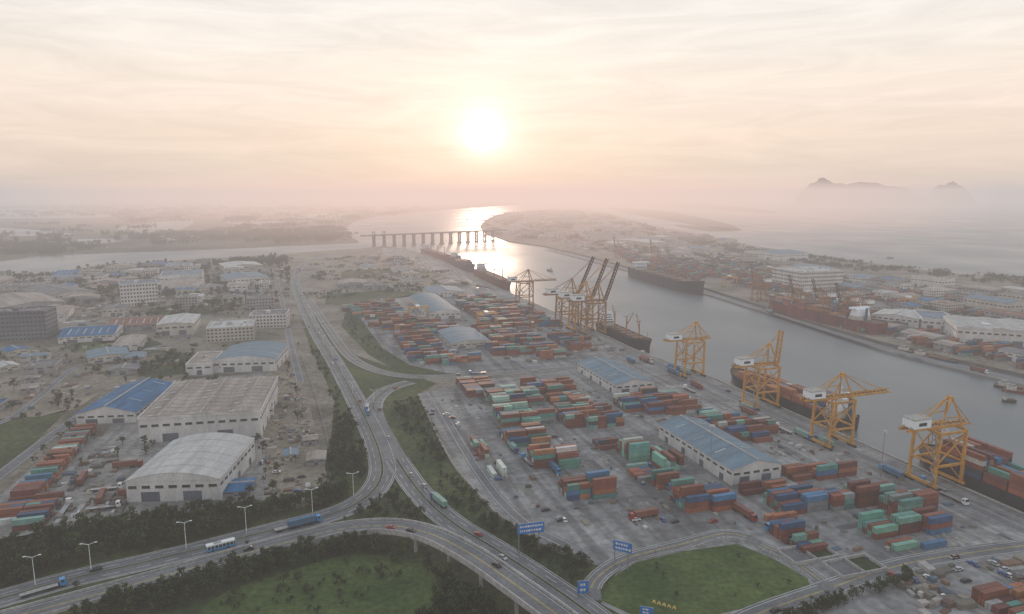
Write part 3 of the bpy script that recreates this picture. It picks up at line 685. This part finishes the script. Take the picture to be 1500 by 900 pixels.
a,b=qs(1218,629,1052,556,13); ship('container_ship',a,b,22,8.5,'hull_k',3,sup=.06,pal=ORG)
a,b=qs(1540,770,1322,674,13); ship('container_ship',a,b,22,8,'hull_k',4,sup=.05,pal=PAL)
a,b=qs(866,481,934,514,13); ship('cargo_ship',a,b,18,9,'hull_k',1,cont=False,masts=3,sup=.12)
a,b=qs(688,402,733,424,16); ship('cargo_ship',a,b,22,12,'hull_r',1,cont=False,masts=3)
a,b=qs(652,384,682,398,16); ship('cargo_ship',a,b,22,12,'hull_k',2,cont=True)
a,b=qs(612,370,650,383,16); ship('cargo_ship',a,b,22,12,'hull_r',1,cont=False,masts=3)
ship('bulk_carrier',P(926,405,WZ)+QV*4,P(1030,434,WZ)+QV*0,32,16,'hull_k',1,cont=False,masts=4,sup=.1)
ship('container_ship',P(1284,494,WZ)+QV*4,P(1122,455,WZ)+QV*4,26,14,'hull_r',2,masts=4,sup=.16,pal=ORG)
def barge(name,px,py,yaw,Ln,bm,k='hull_k'):
    mb=MB()
    pr=[(0,-bm*.4),(Ln*.08,-bm/2),(Ln*.85,-bm/2),(Ln,-bm*.2),(Ln,bm*.2),(Ln*.85,bm/2),(Ln*.08,bm/2),(0,bm*.4)]
    for i in range(8):
        p=pr[i];q=pr[(i+1)%8]; mb.face([(p[0]*.98,p[1]*.9,-.6),(q[0]*.98,q[1]*.9,-.6),(q[0],q[1],2),(p[0],p[1],2)],k)
    mb.face([(p[0],p[1],1.7) for p in pr],'deck')
    mb.box(Ln*.08,-bm*.3,1.72,Ln*.28,bm*.3,4.2,'cream'); mb.box(Ln*.12,-bm*.22,4.2,Ln*.24,bm*.22,6.2,'grey'); mb.box(Ln*.24,-bm*.18,5,Ln*.243,bm*.18,5.9,'glass')
    mb.beam((Ln*.15,0,6.2),(Ln*.15,0,9),.25,'steel')
    mb.box(Ln*.4,-bm*.36,1.72,Ln*.85,bm*.36,2.9,'deck')
    mb.obj(name,P(px,py,WZ),yaw)
barge('river_barge',1312,513,-1.0,42,9); barge('river_barge',1336,520,-1.0,40,9,'hull_b'); barge('tugboat',1390,525,2.1,24,7,'hull_k')
barge('river_barge',1456,566,-.7,34,8); barge('river_barge',1468,572,-.7,32,8,'hull_r'); barge('motor_boat',1468,589,-.3,9,3.2,'hull_k'); barge('tugboat',808,398,1.9,22,7)
barge('motor_boat',683,323,1.0,30,9)
for (x,y) in ((1060,338),(1300,382)): barge('fishing_boat',x,y-3,.4,20,6)
# ------------------------------------------------------------------ bridge
a=P(548,361);b=P(722,352); mb=MB(); Ln=(b-a).length; yaw=math.atan2(b.y-a.y,b.x-a.x)
mb.box(-40,-7,30,Ln+60,7,32.5,'quay'); mb.box(-40,-7.3,32.5,Ln+60,-6.9,33.8,'kerb'); mb.box(-40,6.9,32.5,Ln+60,7.3,33.8,'kerb')
n=13
for i in range(n+1):
    x=Ln*i/n
    for y in (-5,5): mb.beam((x,y,WZ-1),(x,y,30),4,'quay',3.4)
    mb.box(x-3,-7.5,27.5,x+3,7.5,30,'quay'); mb.box(x-4,-8,WZ-1,x+4,8,WZ+2.5,'quay')
    if i in (0,1): 
        for y in (-6.5,6.5): mb.beam((x,y,32),(x,y,44),2.2,'quay',1.4)
        mb.beam((x,-6.5,41),(x,6.5,41),1.4,'quay')
mb.obj('river_bridge',(a.x,a.y,0),yaw)
# ------------------------------------------------------------------ trees
def tree_mesh(seed,h=8,cr=3.2,clumps=12,per=20,ls=.95,name='tree'):
    r=random.Random(seed); mb=MB()
    th=h*.4; lean=(r.uniform(-.4,.4),r.uniform(-.4,.4))
    mb.beam((0,0,-.3),(lean[0]*.6,lean[1]*.6,th),.55,'bark',.35,6); mb.beam((lean[0]*.6,lean[1]*.6,th),(lean[0],lean[1],h*.8),.34,'bark',.12,5)
    cs=[]
    for i in range(clumps):
        a=r.uniform(0,6.283); e=r.uniform(-.5,1); rr=cr*r.uniform(.35,.95)*math.sqrt(max(.1,1-e*e*.8))
        cs.append(Vector((math.cos(a)*rr+lean[0],math.sin(a)*rr+lean[1],h*.64+e*h*.3)))
    for c in cs[:5]: mb.beam((lean[0]*.6,lean[1]*.6,th*r.uniform(.8,1.2)),c,.22,'bark',.07,4)
    for c in cs:
        cl=r.uniform(.7,1.3)*cr*.38
        for k in range(per):
            d=Vector((r.gauss(0,1),r.gauss(0,1),r.gauss(0,.75))); d.normalize(); p=c+d*cl*r.uniform(.45,1.1)
            n=(d+Vector((r.uniform(-.7,.7),r.uniform(-.7,.7),r.uniform(-.2,.9)))).normalized(); x=n.orthogonal().normalized(); x.rotate(Matrix.Rotation(r.uniform(0,6.28),3,n)); y=n.cross(x); s=ls*r.uniform(.5,1.1)
            mb.face([p-x*s*.5,p+y*s*.35,p+x*s*.5,p-y*s*.35],'leaf')
    return mb.mesh(name)
TREES=[tree_mesh(i,h=RD.uniform(6,10),cr=RD.uniform(2.2,3.8)) for i in range(6)]
BUSH=[tree_mesh(20+i,h=2.6,cr=1.8,clumps=7,per=18,ls=.6,name='shrub') for i in range(2)]
def grove_mesh(seed):
    r=random.Random(seed); mb=MB()
    for t in range(14):
        cx=r.gauss(0,13);cy=r.gauss(0,9);h=r.uniform(6,12);cr=r.uniform(3,5); mb.beam((cx,cy,-.5),(cx,cy,h*.6),.6,'bark',.3,4)
        for k in range(46):
            d=Vector((r.gauss(0,1),r.gauss(0,1),r.gauss(0,1))).normalized(); q=Vector((cx,cy,h*.62))+Vector((d.x*cr,d.y*cr,d.z*h*.36))*r.uniform(.5,1.1)
            n=(d+Vector((0,0,.4))).normalized(); x=n.orthogonal().normalized(); x.rotate(Matrix.Rotation(r.uniform(0,6.28),3,n)); y=n.cross(x); s=r.uniform(1.2,2.6)
            mb.face([q-x*s*.5,q+y*s*.4,q+x*s*.5,q-y*s*.4],'leaf')
    return mb.mesh('tree_grove')
GROVES=[grove_mesh(i) for i in range(4)]
def scatter(name,poly,n,meshes,smin,smax,child,road_ex=2.0,checkocc=True,clump=0.0):
    poly=L(*poly) if not isinstance(poly[0],Vector) else poly
    xs=[p.x for p in poly]; ys=[p.y for p in poly]; par=empty(name); c=0;tr=0
    while c<n and tr<n*12:
        tr+=1; x=RD.uniform(min(xs),max(xs)); y=RD.uniform(min(ys),max(ys))
        if not inpoly(x,y,poly): continue
        if clump and noise.noise(Vector((x*clump,y*clump,3.3)))<RD.uniform(-.25,.2): continue
        if near_road(x,y,road_ex): continue
        if checkocc and occ(x,y,1): continue
        s=RD.uniform(smin,smax); place(child,RD.choice(meshes),(x,y,0),RD.uniform(0,6.28),par,sc=(s,s,s*RD.uniform(.8,1.15))); c+=1
scatter('roadside_trees',(-120,850,0,812,60,788,170,768,330,748,430,738,530,722,505,744,400,768,200,812,0,862,-120,900),560,TREES,.45,1.1,'tree')
scatter('roadside_trees',(492,575,512,590,540,650,548,700,500,738,455,748,472,700,490,640),190,TREES,.35,.85,'tree',clump=.03)
scatter('roadside_trees',(515,752,560,722,585,715,612,745,625,768,570,760,500,766),60,TREES,.3,.7,'tree',1.5)
scatter('meadow_trees',(480,800,500,786,570,784,640,800,700,840,770,905,700,960,640,900,650,860,620,830,560,812,500,815),200,TREES,.45,1.0,'tree',5)
scatter('meadow_trees',(150,888,300,846,420,812,480,797,500,815,420,838,330,868,280,890,100,920),230,TREES,.45,.95,'tree',3)
scatter('meadow_trees',(640,870,700,890,740,960,560,960,615,905),110,TREES,.5,1.0,'tree',7)
scatter('meadow_shrubs',(330,868,420,838,500,815,570,815,625,835,650,870,655,905,300,905),60,BUSH+TREES[:1],.3,.8,'shrub',1.5,clump=.02)
scatter('roadside_shrubs',(575,585,612,580,640,640,665,690,725,752,800,800,880,830,840,862,780,830,700,778,640,725,605,660,580,610),220,BUSH,.5,1.2,'shrub',1.5,clump=.03)
scatter('roadside_trees',(585,600,612,585,640,640,660,690,690,730,670,745,640,700,610,650),50,TREES,.3,.6,'tree',2,clump=.03)
scatter('roadside_trees',(690,745,800,805,880,828,838,862,790,832,720,790),75,TREES,.3,.65,'tree',2,clump=.03)
scatter('roadside_shrubs',(0,835,400,778,380,795,200,840,0,888),140,BUSH,.6,1.1,'shrub',1,clump=.03)
scatter('roadside_trees',(455,480,470,520,500,570,490,600,475,560,440,490),70,TREES,.35,.7,'tree',clump=.02)
scatter('roadside_trees',(510,460,560,512,600,538,560,530,510,490),45,TREES,.3,.6,'tree',1.5)
scatter('roadside_trees',(1185,862,1330,830,1345,850,1220,895,1150,925,1130,900),90,TREES,.3,.65,'tree',1.5)
scatter('lawn_shrubs',(895,850,930,825,1000,808,1080,797,1183,848,1187,862,1130,882,1040,903,930,903),9,BUSH,.3,.8,'shrub',1.5)
scatter('industrial_area_trees',(-100,700,-50,520,200,500,420,440,440,470,445,520,430,740,330,748,200,700,100,700),200,TREES,.5,1.0,'tree',2,clump=.015)
scatter('industrial_area_trees',(-100,500,-100,410,420,378,430,440,200,490),660,TREES,.9,1.7,'tree',3,clump=.006)
scatter('field_trees',(200,555,210,535,250,515,285,522,275,548),45,TREES,.5,.9,'tree',1)
scatter('riverside_trees',(-200,416,-100,410,60,406,200,391,420,378,430,384,300,391,100,407,-100,427),170,GROVES,.5,1.0,'tree_grove',2,False)
scatter('riverside_trees',(0,377,250,363,500,353,515,344,503,335,400,330,200,345,0,350),260,GROVES,.9,1.7,'tree_grove',2,False,clump=.002)
scatter('distant_woods',(-300,380,-300,310,0,303,500,303,640,306,520,326,505,336,400,350,100,370),420,GROVES,1.2,2.8,'tree_grove',0,False,clump=.0012)
scatter('peninsula_trees',(720,350,705,332,715,320,740,312,830,308,900,318,960,336,900,350,820,355),230,GROVES,.8,1.5,'tree_grove',0,True)
scatter('coast_trees',(880,322,960,337,1100,363,1250,384,1400,402,1600,414,1600,428,1400,414,1250,396,1100,374,960,348),220,GROVES,.5,.9,'tree_grove',3,False)
scatter('east_bank_trees',(850,350,1000,365,1200,400,1400,430,1600,450,1600,500,1300,450,1100,410,900,370),280,GROVES,.3,.7,'tree_grove',3,True)
scatter('terrace_trees',(450,440,440,400,480,378,600,372,700,415,600,430),70,GROVES,.3,.6,'tree_grove',3,True)
def hill(x,y,w,d,h,seed):
    mb=MB(); N=36; Q=14; g=[]
    for i in range(N+1):
        row=[]
        for j in range(Q+1):
            u=i/N*2-1; v=j/Q*2-1; r=max(0,1-(u*u)**1.2)*max(0,1-v*v)
            z=h*(r**.42)*(.86+.22*noise.noise(Vector((u*2.2+seed,v*1.5,seed)))+.05*noise.noise(Vector((u*9,v*6,seed))))
            row.append((x+u*w/2,y+v*d/2,z-6))
        g.append(row)
    for i in range(N):
        for j in range(Q): mb.face([g[i][j],g[i+1][j],g[i+1][j+1],g[i][j+1]],'rock')
    mb.obj('island_hill')
Y0=11500
hill(.452*Y0,Y0,62*11.5,800,450,1.3); hill(.535*Y0,Y0+400,130*11.5,1200,405,7.7); hill(.632*Y0,Y0,44*11.5,700,370,4.1)
# ------------------------------------------------------------------ street furniture
h=12; mb=MB(); mb.beam((0,0,0),(0,0,h),.34,'house',.18,8); mb.beam((0,0,0),(0,0,.5),.7,'kerb',.7,8)
for s in (-1,1): mb.beam((0,0,h-.2),(2.2*s,0,h+.5),.14,'house'); mb.box(2.1 if s>0 else -3.1,-.2,h+.4,3.1 if s>0 else -2.1,.2,h+.62,'house')
LM=mb.mesh('street_lamp')
for (x,y) in ((273,804),(361,780),(458,752),(518,727),(134,838),(52,858)):
    place('street_lamp',LM,P(x,y),.3)
for ri,st in ((0,60),(1,60)):
    c,nn,w=ROADS[ri]; acc=0
    for i in range(1,len(c)):
        acc+=(c[i]-c[i-1]).length
        if acc>st and c[i].y<1200 and c[i].y>470: acc=0; q=c[i]; place('street_lamp',LM,(q.x,q.y,.1),math.atan2(nn[i].y,nn[i].x),sc=.8)
def mast(px,py,h=26):
    mb=MB(); mb.beam((0,0,0),(0,0,h),.6,'steel',.25,8); mb.box(-1.4,-1.4,h,1.4,1.4,h+.25,'steel')
    for x in (-1.2,0,1.2): 
        for y in (-1.4,1.1): mb.box(x-.3,y,h-.5,x+.3,y+.3,h-.02,'house')
    mb.obj('floodlight_mast',P(px,py))
for q in ((860,640),(1040,690),(1290,700),(940,560),(780,510),(700,450),(970,340),(985,345),(560,470)): mast(*q)
def gantry_sign(px,py,w,h,yaw,z=5.5):
    mb=MB(); mb.beam((0,0,0),(0,0,z+h),.5,'steel',.4,8); mb.beam((w*.8,0,0),(w*.8,0,z+h),.5,'steel',.4,8)
    mb.box(-.6,-.35,z,w,-.2,z+h,'sign_b'); mb.box(-.7,-.18,z-.1,w+.1,0,z+h+.1,'steel')
    for r_ in range(2):
        x=.3
        while x<w-1.4:
            ww=RD.uniform(.5,1.1); mb.box(x,-.38,z+h*(.62-.42*r_),x+ww,-.352,z+h*(.62-.42*r_)+h*.2,'paint'); x+=ww+.3
    mb.obj('road_sign',P(px,py),yaw)
gantry_sign(760,812,11,4.5,.25,9); gantry_sign(900,832,7,4.2,-.45,8); gantry_sign(848,872,3.6,5,.1,.8); gantry_sign(940,903,4,3,-.3,1)
mb=MB()
for i in range(5):
    x=i*1.9; mb.beam((x,0,.1),(x+.7,1.6,.5),.35,'paint_y'); mb.beam((x+1.3,0,.1),(x,1.4,.5),.3,'paint_y'); mb.beam((x,.7,.35),(x+1.4,.7,.35),.3,'paint_y')
mb.obj('yellow_lawn_sign',P(955,884),-.5)
def fence(pts):
    mb=MB(); c=smooth(pts,5)
    for i in range(len(c)-1):
        a,b=c[i],c[i+1]; mb.beam((a.x,a.y,0),(a.x,a.y,2.2),.18,'steel')
        mb.face([(a.x,a.y,.05),(b.x,b.y,.05),(b.x,b.y,.5),(a.x,a.y,.5)],'kerb'); mb.beam((a.x,a.y,2.1),(b.x,b.y,2.1),.1,'steel'); mb.beam((a.x,a.y,1.3),(b.x,b.y,1.3),.08,'steel')
    mb.obj('perimeter_fence')
fence(L(612,580,640,640,665,685,690,715,725,754,790,797,860,828)); fence(L(0,805,160,776,330,752,446,742,484,700,478,640,455,560,440,520)); fence(L(905,832,960,812,1080,793,1190,850))
for (x,y) in ((1165,830),(1235,850)):
    mb=MB(); w,d=22,12
    for q in ((0,0,w,.5),(0,d-.5,w,d),(0,.51,.5,d-.51),(w-.5,.51,w,d-.51),(w/2,.51,w/2+.4,d-.51)): mb.box(q[0],q[1],0,q[2],q[3],1.6,'kerb')
    mb.box(.6,.6,.12,w/2-.1,d-.6,.4,'asphalt'); mb.box(w/2+.5,.6,.12,w-.6,d-.6,.3,'grass')
    mb.obj('walled_enclosure',P(x,y),YAW)
# ------------------------------------------------------------------ vehicles
def paintmat(n,c): M[n]=mat(n,c,.3,.04,.3,spec=.5)
for n,c in (('car_white',(.7,.7,.7)),('car_black',(.02,.02,.025)),('car_silver',(.4,.41,.43)),('car_red',(.3,.03,.02)),('car_blue',(.03,.1,.3)),('truck_blue',(.05,.25,.5))): paintmat(n,c)
def wheels(mb,xs,w,r=.34):
    for x in xs:
        for y in (-w/2,w/2): mb.beam((x,y-.14,r),(x,y+.14,r),r*2,'tyre',n=10)
def car_mesh(k):
    mb=MB(); wheels(mb,(.85,3.45),1.66)
    def loft(z0,z1,a,b,kk):
        (x0,x1,w),(X0,X1,W)=a,b
        A=[(x0,-w,z0),(x1,-w,z0),(x1,w,z0),(x0,w,z0)];B=[(X0,-W,z1),(X1,-W,z1),(X1,W,z1),(X0,W,z1)]
        for i in range(4): mb.face([A[i],A[(i+1)%4],B[(i+1)%4],B[i]],kk)
        mb.face(B,k)
    loft(.25,.6,(.05,4.4,.84),(0,4.45,.9),k); loft(.6,.95,(0,4.45,.9),(.12,4.25,.84),k); loft(.95,1.38,(.5,3.35,.8),(1.1,2.75,.66),'glass')
    mb.box(1.1,-.66,1.39,2.75,.66,1.46,k); mb.box(4.4,-.75,.55,4.47,-.4,.75,'house'); mb.box(4.4,.4,.55,4.47,.75,.75,'house')
    return mb.mesh('car')
def truck_mesh(k,load):
    mb=MB(); wheels(mb,(1.2,2.4,9,10.3,13.2),2.2,.5)
    mb.box(0,-1.15,.9,12.6,1.15,1.2,'tyre')
    if load!='flat': cbox(mb,0,-1.22,1.25,12.19,2.44,load)
    else: 
        mb.box(0,-1.2,1.22,12.2,1.2,1.4,'steel')
    mb.box(12.8,-1.2,.7,15,1.2,2.1,k); mb.face([(12.8,-1.2,2.1),(15,-1.2,2.1),(14.6,-1.15,3.3),(12.8,-1.15,3.3)],k); mb.face([(15,1.2,2.1),(12.8,1.2,2.1),(12.8,1.15,3.3),(14.6,1.15,3.3)],k)
    mb.face([(15,-1.2,2.1),(15,1.2,2.1),(14.6,1.15,3.3),(14.6,-1.15,3.3)],'glass'); mb.face([(12.8,-1.15,3.3),(14.6,-1.15,3.3),(14.6,1.15,3.3),(12.8,1.15,3.3)],k); mb.face([(12.8,1.2,2.1),(12.8,-1.2,2.1),(12.8,-1.15,3.3),(12.8,1.15,3.3)],k)
    mb.box(13.2,-1.24,2.15,14.2,-1.2,2.9,'glass')
    return mb.mesh('container_truck')
def bus_mesh():
    mb=MB(); wheels(mb,(2.4,8.6),2.3,.5); mb.box(0,-1.25,.4,11.5,1.25,1.4,'truck_blue'); mb.box(.05,-1.22,1.4,11.4,1.22,2.5,'glass'); mb.box(0,-1.25,2.5,11.5,1.25,3.1,'car_white')
    for i in range(8): mb.box(.2+i*1.5,-1.26,1.4,.4+i*1.5,1.26,2.5,'car_white')
    mb.box(3,-.7,3.1,6,.7,3.35,'steel'); return mb.mesh('bus')
CARS=[car_mesh(k) for k in ('car_white','car_white','car_black','car_silver','car_red','car_blue','car_black')]
TR=[truck_mesh('car_white','flat'),truck_mesh('car_red',(.2,.08,.06)),truck_mesh('truck_blue',(.07,.15,.25)),truck_mesh('car_blue',(.2,.33,.29)),truck_mesh('car_white',(.2,.075,.055)),truck_mesh('truck_blue','flat')]
BUS=bus_mesh()
def on_road(ri,i,side,off,me,name,zz=0):
    c,nn,w=ROADS[ri]; i=max(1,min(len(c)-2,i)); t=c[i+1]-c[i-1]; yaw=math.atan2(t.y,t.x)+(0 if side<0 else math.pi)
    q=c[i]+nn[i]*side*off; place(name,me,(q.x,q.y,c[i].z+.01),yaw)
for ri,n,pt in ((0,22,.08),(1,11,.05),(2,4,.3),(3,4,0),(5,3,.3),(7,7,.7),(13,8,.5)):
    c=ROADS[ri][0]; w=ROADS[ri][2]
    for k in range(n):
        i=RD.randint(2,len(c)-4)
        if RD.random()>pt: on_road(ri,i,RD.choice((-1,1)),w*RD.choice((.17,.34)) if ri<2 else w*.22,RD.choice(CARS),'car')
        else: on_road(ri,i,RD.choice((-1,1)),w*.3 if ri<2 else w*.24,RD.choice(TR),'container_truck')
def near_i(ri,px,py):
    q=P(px,py); c=ROADS[ri][0]; return min(range(len(c)),key=lambda i:(c[i]-q).length)
on_road(0,near_i(0,310,800),1,4.4,BUS,'bus'); on_road(0,near_i(0,392,779),1,3,TR[5],'container_truck'); on_road(0,near_i(0,418,773),1,3,TR[2],'container_truck')
def park(poly,n,ms,name,yaws):
    poly=L(*poly); xs=[p.x for p in poly]; ys=[p.y for p in poly]; c=0;tr=0
    while c<n and tr<n*20:
        tr+=1; x=RD.uniform(min(xs),max(xs)); y=RD.uniform(min(ys),max(ys))
        if not inpoly(x,y,poly) or occ(x,y,2) or near_road(x,y,1): continue
        place(name,RD.choice(ms),(x,y,.13),RD.choice(yaws)+RD.gauss(0,.05)+YAW); c+=1
park((620,600,660,600,720,700,800,770,950,770,1080,770,1060,755,900,765,760,740,700,660),16,CARS,'car',(0,1.57,3.14))
park((640,590,700,640,800,740,1000,770,1300,800,1450,810,1500,800,1450,770,1400,790,1250,790),9,TR,'container_truck',(0,1.57,3.14,-1.57))
park((930,520,1045,570,1285,680,1500,780,1480,790,1280,690,1030,590,920,530),12,TR,'container_truck',(1.57,-1.57))
park((330,690,430,650,440,735,340,745),9,CARS,'parked_car',(0,1.57)); park((60,760,170,650,180,760),7,TR[:2],'parked_truck',(0,1.57))
park((1300,850,1500,820,1560,860,1400,900),12,CARS,'parked_car',(0,1.57))
def goods(poly,n,smin,smax,pal,hmax=2.5):
    poly=L(*poly); xs=[p.x for p in poly]; ys=[p.y for p in poly]; mb=MB(); tr=0;c=0
    while c<n and tr<n*15:
        tr+=1; x=RD.uniform(min(xs),max(xs)); y=RD.uniform(min(ys),max(ys))
        if not inpoly(x,y,poly) or occ(x,y,0) or near_road(x,y,1): continue
        if noise.noise(Vector((x*.03,y*.03,0)))<RD.uniform(-.4,.2): continue
        s=RD.uniform(smin,smax); t=s*RD.uniform(.4,2.5); h=RD.uniform(.3,hmax)*RD.random(); h+=.3; cc=RD.choice(pal); k=RD.uniform(.7,1.2); cc=tuple(v*k for v in cc)
        i=len(mb.v); mb.box(-s/2,-t/2,.1,s/2,t/2,h,'clutter',cc); a=YAW+RD.choice((0,1.57))+RD.gauss(0,.12); ca,sa=math.cos(a),math.sin(a)
        for j in range(i,i+8):
            X,Y,Z=mb.v[j]
            if Z>.2: X*=.9;Y*=.9
            mb.v[j]=(x+X*ca-Y*sa,y+X*sa+Y*ca,Z)
        c+=1
    mb.obj('stacked_goods')
GP=[(.25,.22,.18),(.17,.15,.13),(.33,.31,.29),(.1,.09,.08),(.18,.11,.08),(.08,.12,.17),(.14,.13,.11),(.45,.45,.44)]
goods((390,560,430,530,450,600,478,690,450,738,390,742),200,.6,2.6,GP,2); goods((80,700,170,650,185,760,60,780),110,.8,4,GP)
goods((-50,640,-50,520,200,500,290,520,200,560,110,590),160,1.2,6,GP); goods((100,500,420,440,425,400,200,420,0,480),350,2,8,GP,4)
goods((480,430,520,380,600,375,690,415,600,425),200,2,8,GP,3); goods((510,455,740,440,920,512,860,530,620,540),300,1.2,5,GP)
goods((620,590,900,545,1280,670,1480,770,1300,830,1060,770,800,780),350,.6,2.6,GP,2); goods((1300,840,1500,815,1560,880,1350,900),90,1,4,GP)
goods((1040,400,1500,450,1600,480,1600,570,1500,540,1200,470),700,2,9,GP,5); goods((750,345,850,315,1000,345,1200,380,1200,410,1000,385,850,365),900,4,14,GP,8)
# ------------------------------------------------------------------ haze, world, sun, camera
sun_el=math.radians(4.95); sun_az=math.radians(-2.35)
sv=Vector((math.sin(sun_az)*math.cos(sun_el),math.cos(sun_az)*math.cos(sun_el),math.sin(sun_el)))
def volume(o,name,absd,ecol,edens):
    hm=bpy.data.materials.new(name); hm.use_nodes=True; N=hm.node_tree.nodes; K=hm.node_tree.links; N.clear()
    out=N.new('ShaderNodeOutputMaterial')
    va=N.new('ShaderNodeVolumeAbsorption'); va.inputs['Color'].default_value=(0,0,0,1); va.inputs['Density'].default_value=absd
    em=N.new('ShaderNodeEmission'); em.inputs['Color'].default_value=(*ecol,1); em.inputs['Strength'].default_value=edens
    a2=N.new('ShaderNodeAddShader'); K.new(va.outputs[0],a2.inputs[0]);K.new(em.outputs[0],a2.inputs[1]);K.new(a2.outputs[0],out.inputs['Volume'])
    o.data.materials.clear(); o.data.materials.append(hm)
mb=MB(); mb.box(-20000,-1500,-20,20000,26000,225,'sand'); hz=mb.obj('emissive_haze')
volume(hz,'haze',.00025,(.62,.56,.54),.00025)  # no scattering: emission colour stands in for skylight scattered by the haze
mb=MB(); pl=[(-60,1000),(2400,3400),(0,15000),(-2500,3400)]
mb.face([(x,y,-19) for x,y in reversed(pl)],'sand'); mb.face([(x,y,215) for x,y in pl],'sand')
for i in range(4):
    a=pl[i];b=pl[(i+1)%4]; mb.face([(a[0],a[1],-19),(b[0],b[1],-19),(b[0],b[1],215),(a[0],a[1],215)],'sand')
ms=mb.obj('sun_glow_volume'); volume(ms,'emissive_sun_glow',.00007,(1.0,.53,.36),.00016)  # added glowing volume; warm emission stands in for sunlight scattered toward the camera
w=bpy.data.worlds.new('World'); scene.world=w; w.use_nodes=True; N=w.node_tree.nodes; K=w.node_tree.links
try:
    w.cycles.sampling_method='MANUAL'; w.cycles.sample_map_resolution=1024
except Exception as e: print(e)
bg=N['Background']; wo=N['World Output']
sk=N.new('ShaderNodeTexSky'); sk.sky_type='NISHITA'; sk.sun_disc=False; sk.sun_elevation=sun_el; sk.sun_rotation=sun_az; sk.dust_density=.1; sk.air_density=1
K.new(sk.outputs[0],bg.inputs[0]); bg.inputs[1].default_value=.02
tc=N.new('ShaderNodeTexCoord'); nv=N.new('ShaderNodeVectorMath'); nv.operation='NORMALIZE'; K.new(tc.outputs['Generated'],nv.inputs[0])
sx=N.new('ShaderNodeSeparateXYZ'); K.new(nv.outputs[0],sx.inputs[0])
rp=N.new('ShaderNodeValToRGB'); K.new(sx.outputs['Z'],rp.inputs[0]); el=rp.color_ramp.elements
stops=((0,(.63,.54,.50)),(.035,(.76,.61,.54)),(.08,(.88,.69,.59)),(.14,(.92,.78,.68)),(.2,(.89,.81,.74)),(.27,(.85,.825,.785)),(.5,(.70,.75,.79)),(1,(.49,.58,.68)))
el[0].position=0; el[0].color=(*stops[0][1],1); el[1].position=1; el[1].color=(*stops[-1][1],1)
for p,c in stops[1:-1]: e=el.new(p); e.color=(*c,1)
dt=N.new('ShaderNodeVectorMath'); dt.operation='DOT_PRODUCT'; K.new(nv.outputs[0],dt.inputs[0]); dt.inputs[1].default_value=sv
mx=N.new('ShaderNodeMath'); mx.operation='MAXIMUM'; K.new(dt.outputs['Value'],mx.inputs[0]); mx.inputs[1].default_value=0
cur=rp.outputs[0]
mp=N.new('ShaderNodeMapping'); mp.inputs['Scale'].default_value=(2.2,2.2,17); mp.inputs['Rotation'].default_value=(.05,.07,0); K.new(nv.outputs[0],mp.inputs[0])
nz=N.new('ShaderNodeTexNoise'); nz.inputs['Scale'].default_value=2.1; nz.inputs['Detail'].default_value=7; nz.inputs['Roughness'].default_value=.64; nz.inputs['Distortion'].default_value=.8; K.new(mp.outputs[0],nz.inputs['Vector'])
cm=N.new('ShaderNodeMapRange'); cm.inputs[1].default_value=.35; cm.inputs[2].default_value=.68; cm.inputs[3].default_value=.925; cm.inputs[4].default_value=1.09; K.new(nz.outputs[0],cm.inputs[0])
for pw,colr in ((6,(.04,.015,.0)),(60,(.08,.05,.03)),(300,(.10,.11,.10)),(1300,(.38,.37,.33)),(6000,(1.0,.97,.9))):
    pn=N.new('ShaderNodeMath'); pn.operation='POWER'; K.new(mx.outputs[0],pn.inputs[0]); pn.inputs[1].default_value=pw
    s2=N.new('ShaderNodeVectorMath'); s2.operation='SCALE'; s2.inputs[0].default_value=colr; K.new(pn.outputs[0],s2.inputs['Scale'])
    ad=N.new('ShaderNodeVectorMath'); ad.operation='ADD'; K.new(cur,ad.inputs[0]); K.new(s2.outputs[0],ad.inputs[1]); cur=ad.outputs[0]
sc=N.new('ShaderNodeVectorMath'); sc.operation='SCALE'; K.new(cur,sc.inputs[0]); K.new(cm.outputs[0],sc.inputs['Scale']); cur=sc.outputs[0]
b2=N.new('ShaderNodeBackground'); K.new(cur,b2.inputs[0]); b2.inputs[1].default_value=1.0
ads=N.new('ShaderNodeAddShader'); K.new(bg.outputs[0],ads.inputs[0]); K.new(b2.outputs[0],ads.inputs[1]); K.new(ads.outputs[0],wo.inputs[0])
ld=bpy.data.lights.new('sun','SUN'); ld.energy=2; ld.angle=math.radians(3.5); ld.color=(1,.74,.55); lo=bpy.data.objects.new('sun',ld); COL.objects.link(lo); lo.rotation_euler=sv.to_track_quat('Z','Y').to_euler(); lo.location=(0,0,500)
cd=bpy.data.cameras.new('camera'); cd.lens=24; cd.sensor_width=36; cd.clip_end=90000; cd.clip_start=1
co=bpy.data.objects.new('camera',cd); COL.objects.link(co); co.location=(0,0,H); co.rotation_euler=(math.pi/2-PITCH,0,0); scene.camera=co
scene.view_settings.view_transform='Standard'; scene.view_settings.look='None'; scene.view_settings.exposure=0
print('objects',len(bpy.data.objects))
